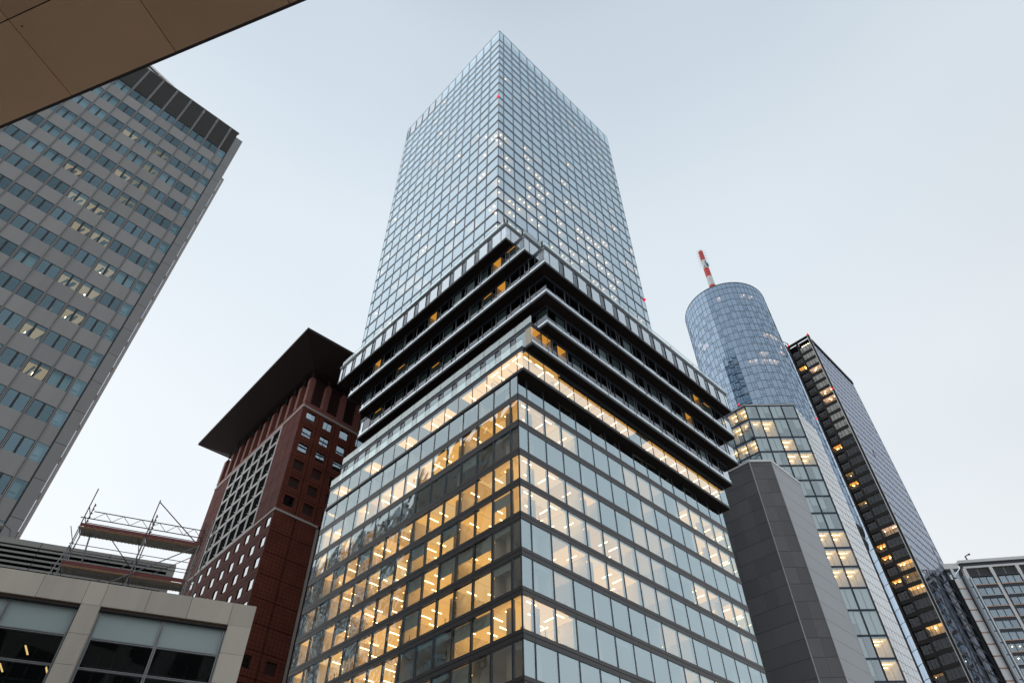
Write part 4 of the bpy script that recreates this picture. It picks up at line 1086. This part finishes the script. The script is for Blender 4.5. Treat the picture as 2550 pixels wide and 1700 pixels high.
RD = thing('roof_davit', 'small dark davit arm standing on the far right block roof', 'davit', *FE.pt(3.6, -.5, 0).xy, z=ET)
m = MB(); a = FE.pt(3.6, -.5, ET); m.tube(a, a + Vector((-.2, 0, 1.6)), .22, 6); m.tube(a + Vector((-.2, 0, 1.6)), a + Vector((1.4, .2, 2.4)), .18, 6); m.build('arm', 'rsteel', RD)
m = MB(); b = a + Vector((1.4, .2, 2.4)); m.tube(b, b + Vector((.5, 0, .1)), .3, 6); m.build('hook_block', 'gasket', RD)

# ================================================================== near sandstone building, bottom left
FX, FY = -12.052, 30.721
SB = thing('sandstone_building', 'low sandstone clad building with wide dark windows and rooftop louvres, bottom left', 'building', FX, FY)
FF = Face((FX, FY), dirv(22))
JT_, JB_ = 14.59, 13.59
us = [0, -1.03, -2.82, -4.57, -6.33, -7.08, -8.85, -10.6, -12.35, -13.1, -14.85, -16.6, -18.35, -19.1]
for i in range(len(us) - 1):
    FF.box('stone_panel', us[i + 1] + .008, us[i] - .008, JB_ + .005, JT_, -.6, random.uniform(-.004, .004), 'stone', SB)
piers = [(-1.0, 0.0), (-7.06, -6.29), (-13.1, -12.33), (-19.1, -18.33)]
for (a, b) in piers:
    for k in range(11):
        z1 = JB_ - 1.235 * k; FF.box('stone_panel', a + .004, b - .004, max(z1 - 1.227, -ZC), z1 - .005, -.55, random.uniform(-.005, .004), 'stone', SB)
m = MB(); m.prism([FF.pt(-19, -.62, 0), FF.pt(-.08, -.62, 0), FF.pt(-.08, -9, 0), FF.pt(-19, -9, 0)], 14.2, 14.4); m.build('roof_deck', 'conc2', SB)
FF2 = Face(FF.pt(0, 0, 0), dirv(112), dirv(22))
for k in range(13):
    FF2.box('stone_panel', .02, 9, JT_ - 1.235 * (k + 1) + .005, JT_ - 1.235 * k - .004, -.5, .0, 'stone', SB)
m = MB(); m.prism([FF.pt(-19, -6.2, 0), FF.pt(-.6, -6.2, 0), FF.pt(-.6, -9, 0), FF.pt(-19, -9, 0)], -ZC, 14.2); m.build('inner_core', 'darkin', SB)
for (a, b) in ((-6.29, -1.0), (-12.33, -7.06), (-18.33, -13.1)):
    FF.box('window_head', a, b, JB_ - .12, JB_ - .0, -.5, -.10, 'headbar', SB)
    FF.box('window_head', a, b, JB_ - .16, JB_ - .12, -.5, -.06, 'gasket', SB)
    mids = [a + .10, (a + b) / 2, b - .10]
    zs_ = [13.43, 12.30, 11.11, 9.6, 8.1, 6.6, 5.1, 3.6, 2.1]
    for x in (a + .06, (a + b) / 2, b - .06):
        FF.box('window_frame', x - .06, x - .012, 1.0, 13.43, -.34, -.20, 'alum', SB); FF.box('window_frame', x + .012, x + .06, 1.0, 13.43, -.34, -.20, 'alum', SB)
        FF.box('frame_joint', x - .011, x + .011, 1.0, 13.43, -.32, -.22, 'gasket', SB)
    for z_ in zs_:
        FF.box('window_rail', a + .12, b - .12, z_ - .045, z_ - .012, -.34, -.205, 'alum', SB); FF.box('window_rail', a + .12, b - .12, z_ + .012, z_ + .045, -.34, -.205, 'alum', SB)
    for k in range(len(zs_) - 1):
        for q in range(2):
            x0, x1 = ((a + .12, (a + b) / 2 - .06), ((a + b) / 2 + .06, b - .12))[q]
            if k % 4 == 0: FF.box('frosted_panel', x0, x1, zs_[k + 1] + .045, zs_[k] - .045, -.30, -.27, 'frosted', SB)
            else: FF.pane('window_pane', x0, x1, zs_[k + 1] + .045, zs_[k] - .045, -.28, 'g_stone', SB, .002)
    m = MB()
    for q in range(5):
        x = random.uniform(a + .5, b - .5); z_ = 12.15; dd = random.uniform(1.5, 5); m.fbox(FF, x - .03, x + .03, z_, z_ + .03, -dd - .5, -dd + .5)
    if a < -6.5: m.build('office_lamp', 'faint', SB)
    m = MB()
    for q in range(9):
        x = a + .5 + q * .6; m.fbox(FF, x - .03, x + .03, 9.6, 12.2, -1.6, -1.5)
    for q in range(3): m.fbox(FF, a, b, 10.0 + q * .8, 10.06 + q * .8, -1.55, -1.45)
    m.build('inner_posts', 'darkin', SB)
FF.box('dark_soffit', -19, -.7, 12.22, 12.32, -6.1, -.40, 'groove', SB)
# set back plant screen of louvres
PF = Face(Vector((FX, FY, 0)) + dirv(112) * 4, dirv(22))
zt, zbm = 17.86, 14.45
PF.box('screen_cap', -15, -4.42, zt - .28, zt, -.3, .03, 'louvlight', SB)
PF.box('screen_end', -4.74, -4.42, zbm, zt - .28, -.35, .03, 'louvlight', SB)
for k in range(13):
    z1 = zt - .34 - k * .25
    m = MB(); kk = len(m.v)
    for (d, z_) in ((.03, z1 - .10), (.03, z1 - .03), (-.14, z1 + .02), (-.14, z1 - .05)):
        pass
    A4 = [PF.pt(-15, .03, z1 - .13), PF.pt(-4.75, .03, z1 - .13), PF.pt(-4.75, .03, z1 - .03), PF.pt(-15, .03, z1 - .03)]
    B4 = [PF.pt(-15, -.14, z1 - .02), PF.pt(-4.75, -.14, z1 - .02), PF.pt(-4.75, -.14, z1 + .05), PF.pt(-15, -.14, z1 + .05)]
    m.v = [tuple(q) for q in (A4[0], A4[1], B4[1], B4[0], A4[3], A4[2], B4[2], B4[3])]; m.f = list(BOXF)
    m.build('louvre_blade', 'louvlight', SB)
PF.box('screen_backing', -15, -4.75, zbm, zt - .2, -.35, -.3, 'gasket', SB)
for u in (-10.7, -7.55, -13.8): PF.box('screen_joint', u - .012, u + .012, zbm, zt, .03, .04, 'gasket', SB)
PF.box('screen_base', -15, -4.42, 14.2, zbm, -.35, .02, 'conc2', SB)

# floodlight on the plant screen
FLT = thing('floodlight', 'small grey floodlight on a bent arm atop the rooftop louvres', 'lamp', *PF.pt(-12.2, -.1, 0).xy, z=zt)
a = PF.pt(-12.2, -.1, zt)
m = MB(); m.tube(a, a + Vector((-.10, -.1, .42)), .025, 6); m.tube(a + Vector((-.10, -.1, .42)), a + Vector((-.42, -.28, .62)), .025, 6); m.build('arm', 'steel', FLT)
m = MB(); h = Face(a + Vector((-.50, -.45, 0)), dirv(22)); m.fbox(h, -.28, .14, zt + .42, zt + .60, -.22, .06); m.build('lamp_head', 'louvlight', FLT)
m = MB(); m.fbox(h, -.24, .10, zt + .395, zt + .42, -.18, .02); m.build('lens', 'frosted', FLT)

# ================================================================== scaffold on the sandstone roof
SC = thing('scaffold', 'rusty tube scaffold with red plank decks standing on the sandstone roof', 'scaffold', *FF.pt(-6, -1.6, 0).xy, z=14.4)
SF = Face(Vector((FX, FY, 0)) + dirv(112) * 1.2, dirv(22)); DB = -.82
def st(name, a, b, r=.026, mat='steel', parent=SC):
    m = MB(); m.tube(SF.pt(*a), SF.pt(*b), r, 7); return m.build(name, mat, parent)
UA_, UB_, UC_ = -8.82, -5.92, -3.46
for (u, t0, t1) in ((UA_, 19.72, 19.35), (UB_, 19.72, 19.35), (UC_, 18.95, 18.9)):
    st('standard', (u, 0, 14.4), (u, 0, 17.7)); st('standard', (u, 0, 17.72), (u, 0, t0), .026, 'rsteel')
    st('standard', (u, DB, 14.4), (u, DB, 17.7)); st('standard', (u, DB, 17.72), (u, DB, t1), .026, 'rsteel')
    for z_ in (15.62, 17.58, 16.6): st('transom', (u, .05, z_), (u, DB - .05, z_), .024)
    for z_ in (18.2, 18.7): st('end_rail', (u, 0, z_), (u, DB, z_), .02, 'rsteel')
    for q in range(7): st('coupler', (u, DB, 17.9 + q * .22), (u + .05, DB, 17.95 + q * .22), .036, 'rsteel')
    st('base_jack', (u, 0, 14.40), (u, 0, 14.46), .09); st('base_jack', (u, DB, 14.40), (u, DB, 14.46), .09)
# decks with planks and toe boards
for (u0, u1, z_, red) in ((UA_, UB_, 15.68, 1), (UB_, UC_, 15.66, 0), (UA_, UB_, 17.62, 0), (UB_, UC_, 17.62, 0)):
    for q in range(2):
        d0 = -.02 - q * .40; SF.box('deck_board', u0 + .04, u1 - .04, z_ - .055, z_, d0 - .37, d0, 'deck', SC)
    SF.box('toe_board', u0 + .02, u1 - .02, z_ + .02, z_ + .17, .02, .05, 'board', SC)
    SF.box('deck_edge', u0 + .03, u1 - .03, z_ - .075, z_ + .0, .0, .02, 'rust', SC)
    m = MB()
    for q in range(16):
        x = u0 + .2 + q * (u1 - u0 - .4) / 15; m.fbox(SF, x - .012, x + .012, z_ - .09, z_ - .056, -.79, -.03)
    m.build('deck_ribs', 'deck', SC)
# guard rails, lattice beam
for z_ in (18.05, 18.28):
    st('guard_rail', (UA_, DB, z_), (UC_, DB, z_), .02, 'rsteel')
for d in (DB,):
    st('lattice_chord', (UA_ + .1, d, 18.93), (UC_, d, 18.93), .024, 'rsteel'); st('lattice_chord', (UA_ - .35, d, 18.52), (UC_, d, 18.52), .024, 'rsteel')
    n = 12
    for q in range(n):
        x0 = UA_ + .2 + (UC_ - UA_ - .3) * q / n; x1 = UA_ + .2 + (UC_ - UA_ - .3) * (q + 1) / n
        st('lattice_web', (x0, d, 18.93 if q % 2 else 18.52), (x1, d, 18.52 if q % 2 else 18.93), .013, 'rsteel')
for z_ in (16.25, 16.75): st('guard_rail', (UA_, DB, z_), (UC_, DB, z_), .018, 'steel')
st('brace', (UB_, 0, 19.62), (UC_ + .0, .02, 17.66), .026, 'rsteel'); st('brace', (-7.1, .06, 14.75), (UC_, .06, 17.60), .026)
st('brace', (-7.4, DB, 17.6), (-5.6, DB, 15.9), .022, 'rsteel'); st('brace', (UA_ - .35, .02, 14.4), (UA_ - .02, .02, 16.6), .026); st('brace', (UC_ + .05, 0, 14.5), (UC_, DB, 17.5), .02)
for (u, d) in ((UC_ + .25, -.1), (UC_ + .42, -.5)):
    st('side_pole', (u, d, 14.5), (u + .03, d, 19.2), .024)
for k in range(5): st('side_rung', (UC_, -.05, 15. + k * .85), (UC_ + .42, -.5, 15. + k * .85), .018)
st('side_arm', (UC_, 0, 18.6), (UC_ + .75, -.4, 18.75), .02)
for u in (UA_ - .35, UB_ - .25, UC_ - .1):
    st('standard', (u, -1.7, 14.4), (u, -1.7, 18.6), .022); st('ledger', (u, -1.7, 17.55), (u, 0, 17.55), .018); st('ledger', (u, -1.7, 15.6), (u, 0, 15.6), .018)
for z_ in (15.6, 16.4, 17.0, 17.55, 18.45): st('ledger', (UA_ - .5, -1.7, z_), (UC_, -1.7, z_), .018)
st('brace', (UA_ + .1, 0, 15.7), (UA_ + .02, DB, 17.5), .02); st('brace', (UB_ + .1, DB, 15.7), (UC_ - .1, DB, 17.5), .02); st('brace', (UA_, -1.7, 14.5), (UB_, -1.7, 17.5), .02)
# access ladder
for d in (-.42, -.66): st('ladder_rail', (-8.1, d, 15.7), (-8.35, d, 17.6), .018)
for k in range(6): st('ladder_rung', (-8.13 - .035 * k, -.42, 15.95 + .28 * k), (-8.13 - .035 * k, -.66, 15.95 + .28 * k), .012)

# ================================================================== tan panelled canopy overhead, top left
CE = Vector((.944, -.33, 0)).normalized(); CN = Vector((.33, .944, 0)).normalized()
CP = thing('canopy', 'tan panelled canopy soffit overhead, crossing the upper left corner', 'canopy', *(CE * -6 - CN * 3).xy)
CZ = 8.0; EDGE = 1.543
FCn = None
def cbox(name, e0, e1, n0, n1, z0, z1, mat):
    c = CE * ((e0 + e1) / 2) + CN * ((n0 + n1) / 2); ang = math.atan2(CE.y, CE.x)
    return link(name, box_mesh(e1 - e0, n1 - n0, z1 - z0, mat), CP, Matrix.Translation(Vector((c.x, c.y, (z0 + z1) / 2 + ZC))) @ Matrix.Rotation(ang, 4, 'Z'))
for i in range(-8, 5):
    e0 = -6.09 + 1.51 * i
    for (n0, n1) in ((.613, EDGE - .0), (-.32, .613), (-1.25, -.32), (-2.2, -1.25), (-3.2, -2.2)):
        cbox('soffit_panel', e0 + .006, e0 + 1.504, n0 + .006, n1 - .006, CZ, CZ + .05, 'canopy')
for i in range(-6, 4):
    for nn in (.72,):
        for ee in (.09,): cbox('panel_fixing', -6.09 + 1.51 * i + ee - .008, -6.09 + 1.51 * i + ee + .008, nn - .008, nn + .008, CZ - .006, CZ, 'canopy_edge')
cbox('edge_trim', -18.2, 1.4, EDGE - .004, EDGE + .03, CZ + .012, CZ + .45, 'canopy_edge')
cbox('roof_slab', -18.2, 1.4, -3.2, EDGE - .006, CZ + .07, CZ + .45, 'canopy_edge')
cbox('rear_wall', -34, 26, -4.6, -3.25, -ZC, 28, 'conc2')
for i in range(14):
    for k in range(6):
        if k == 0 and -17 < -33 + 4.2 * i < 3: continue
        cbox('rear_window', -33 + 4.2 * i, -30.2 + 4.2 * i, -3.24, -3.20, .6 + 4.4 * k, 3.4 + 4.4 * k, 'gasket')
for e in (-14., -8., -1.5):
    m = MB(); q = CE * e + CN * -2.6; m.tube((q.x, q.y, 0.0), (q.x, q.y, CZ + ZC), .28, 16); m.build('support_column', 'conc', CP, None, True)
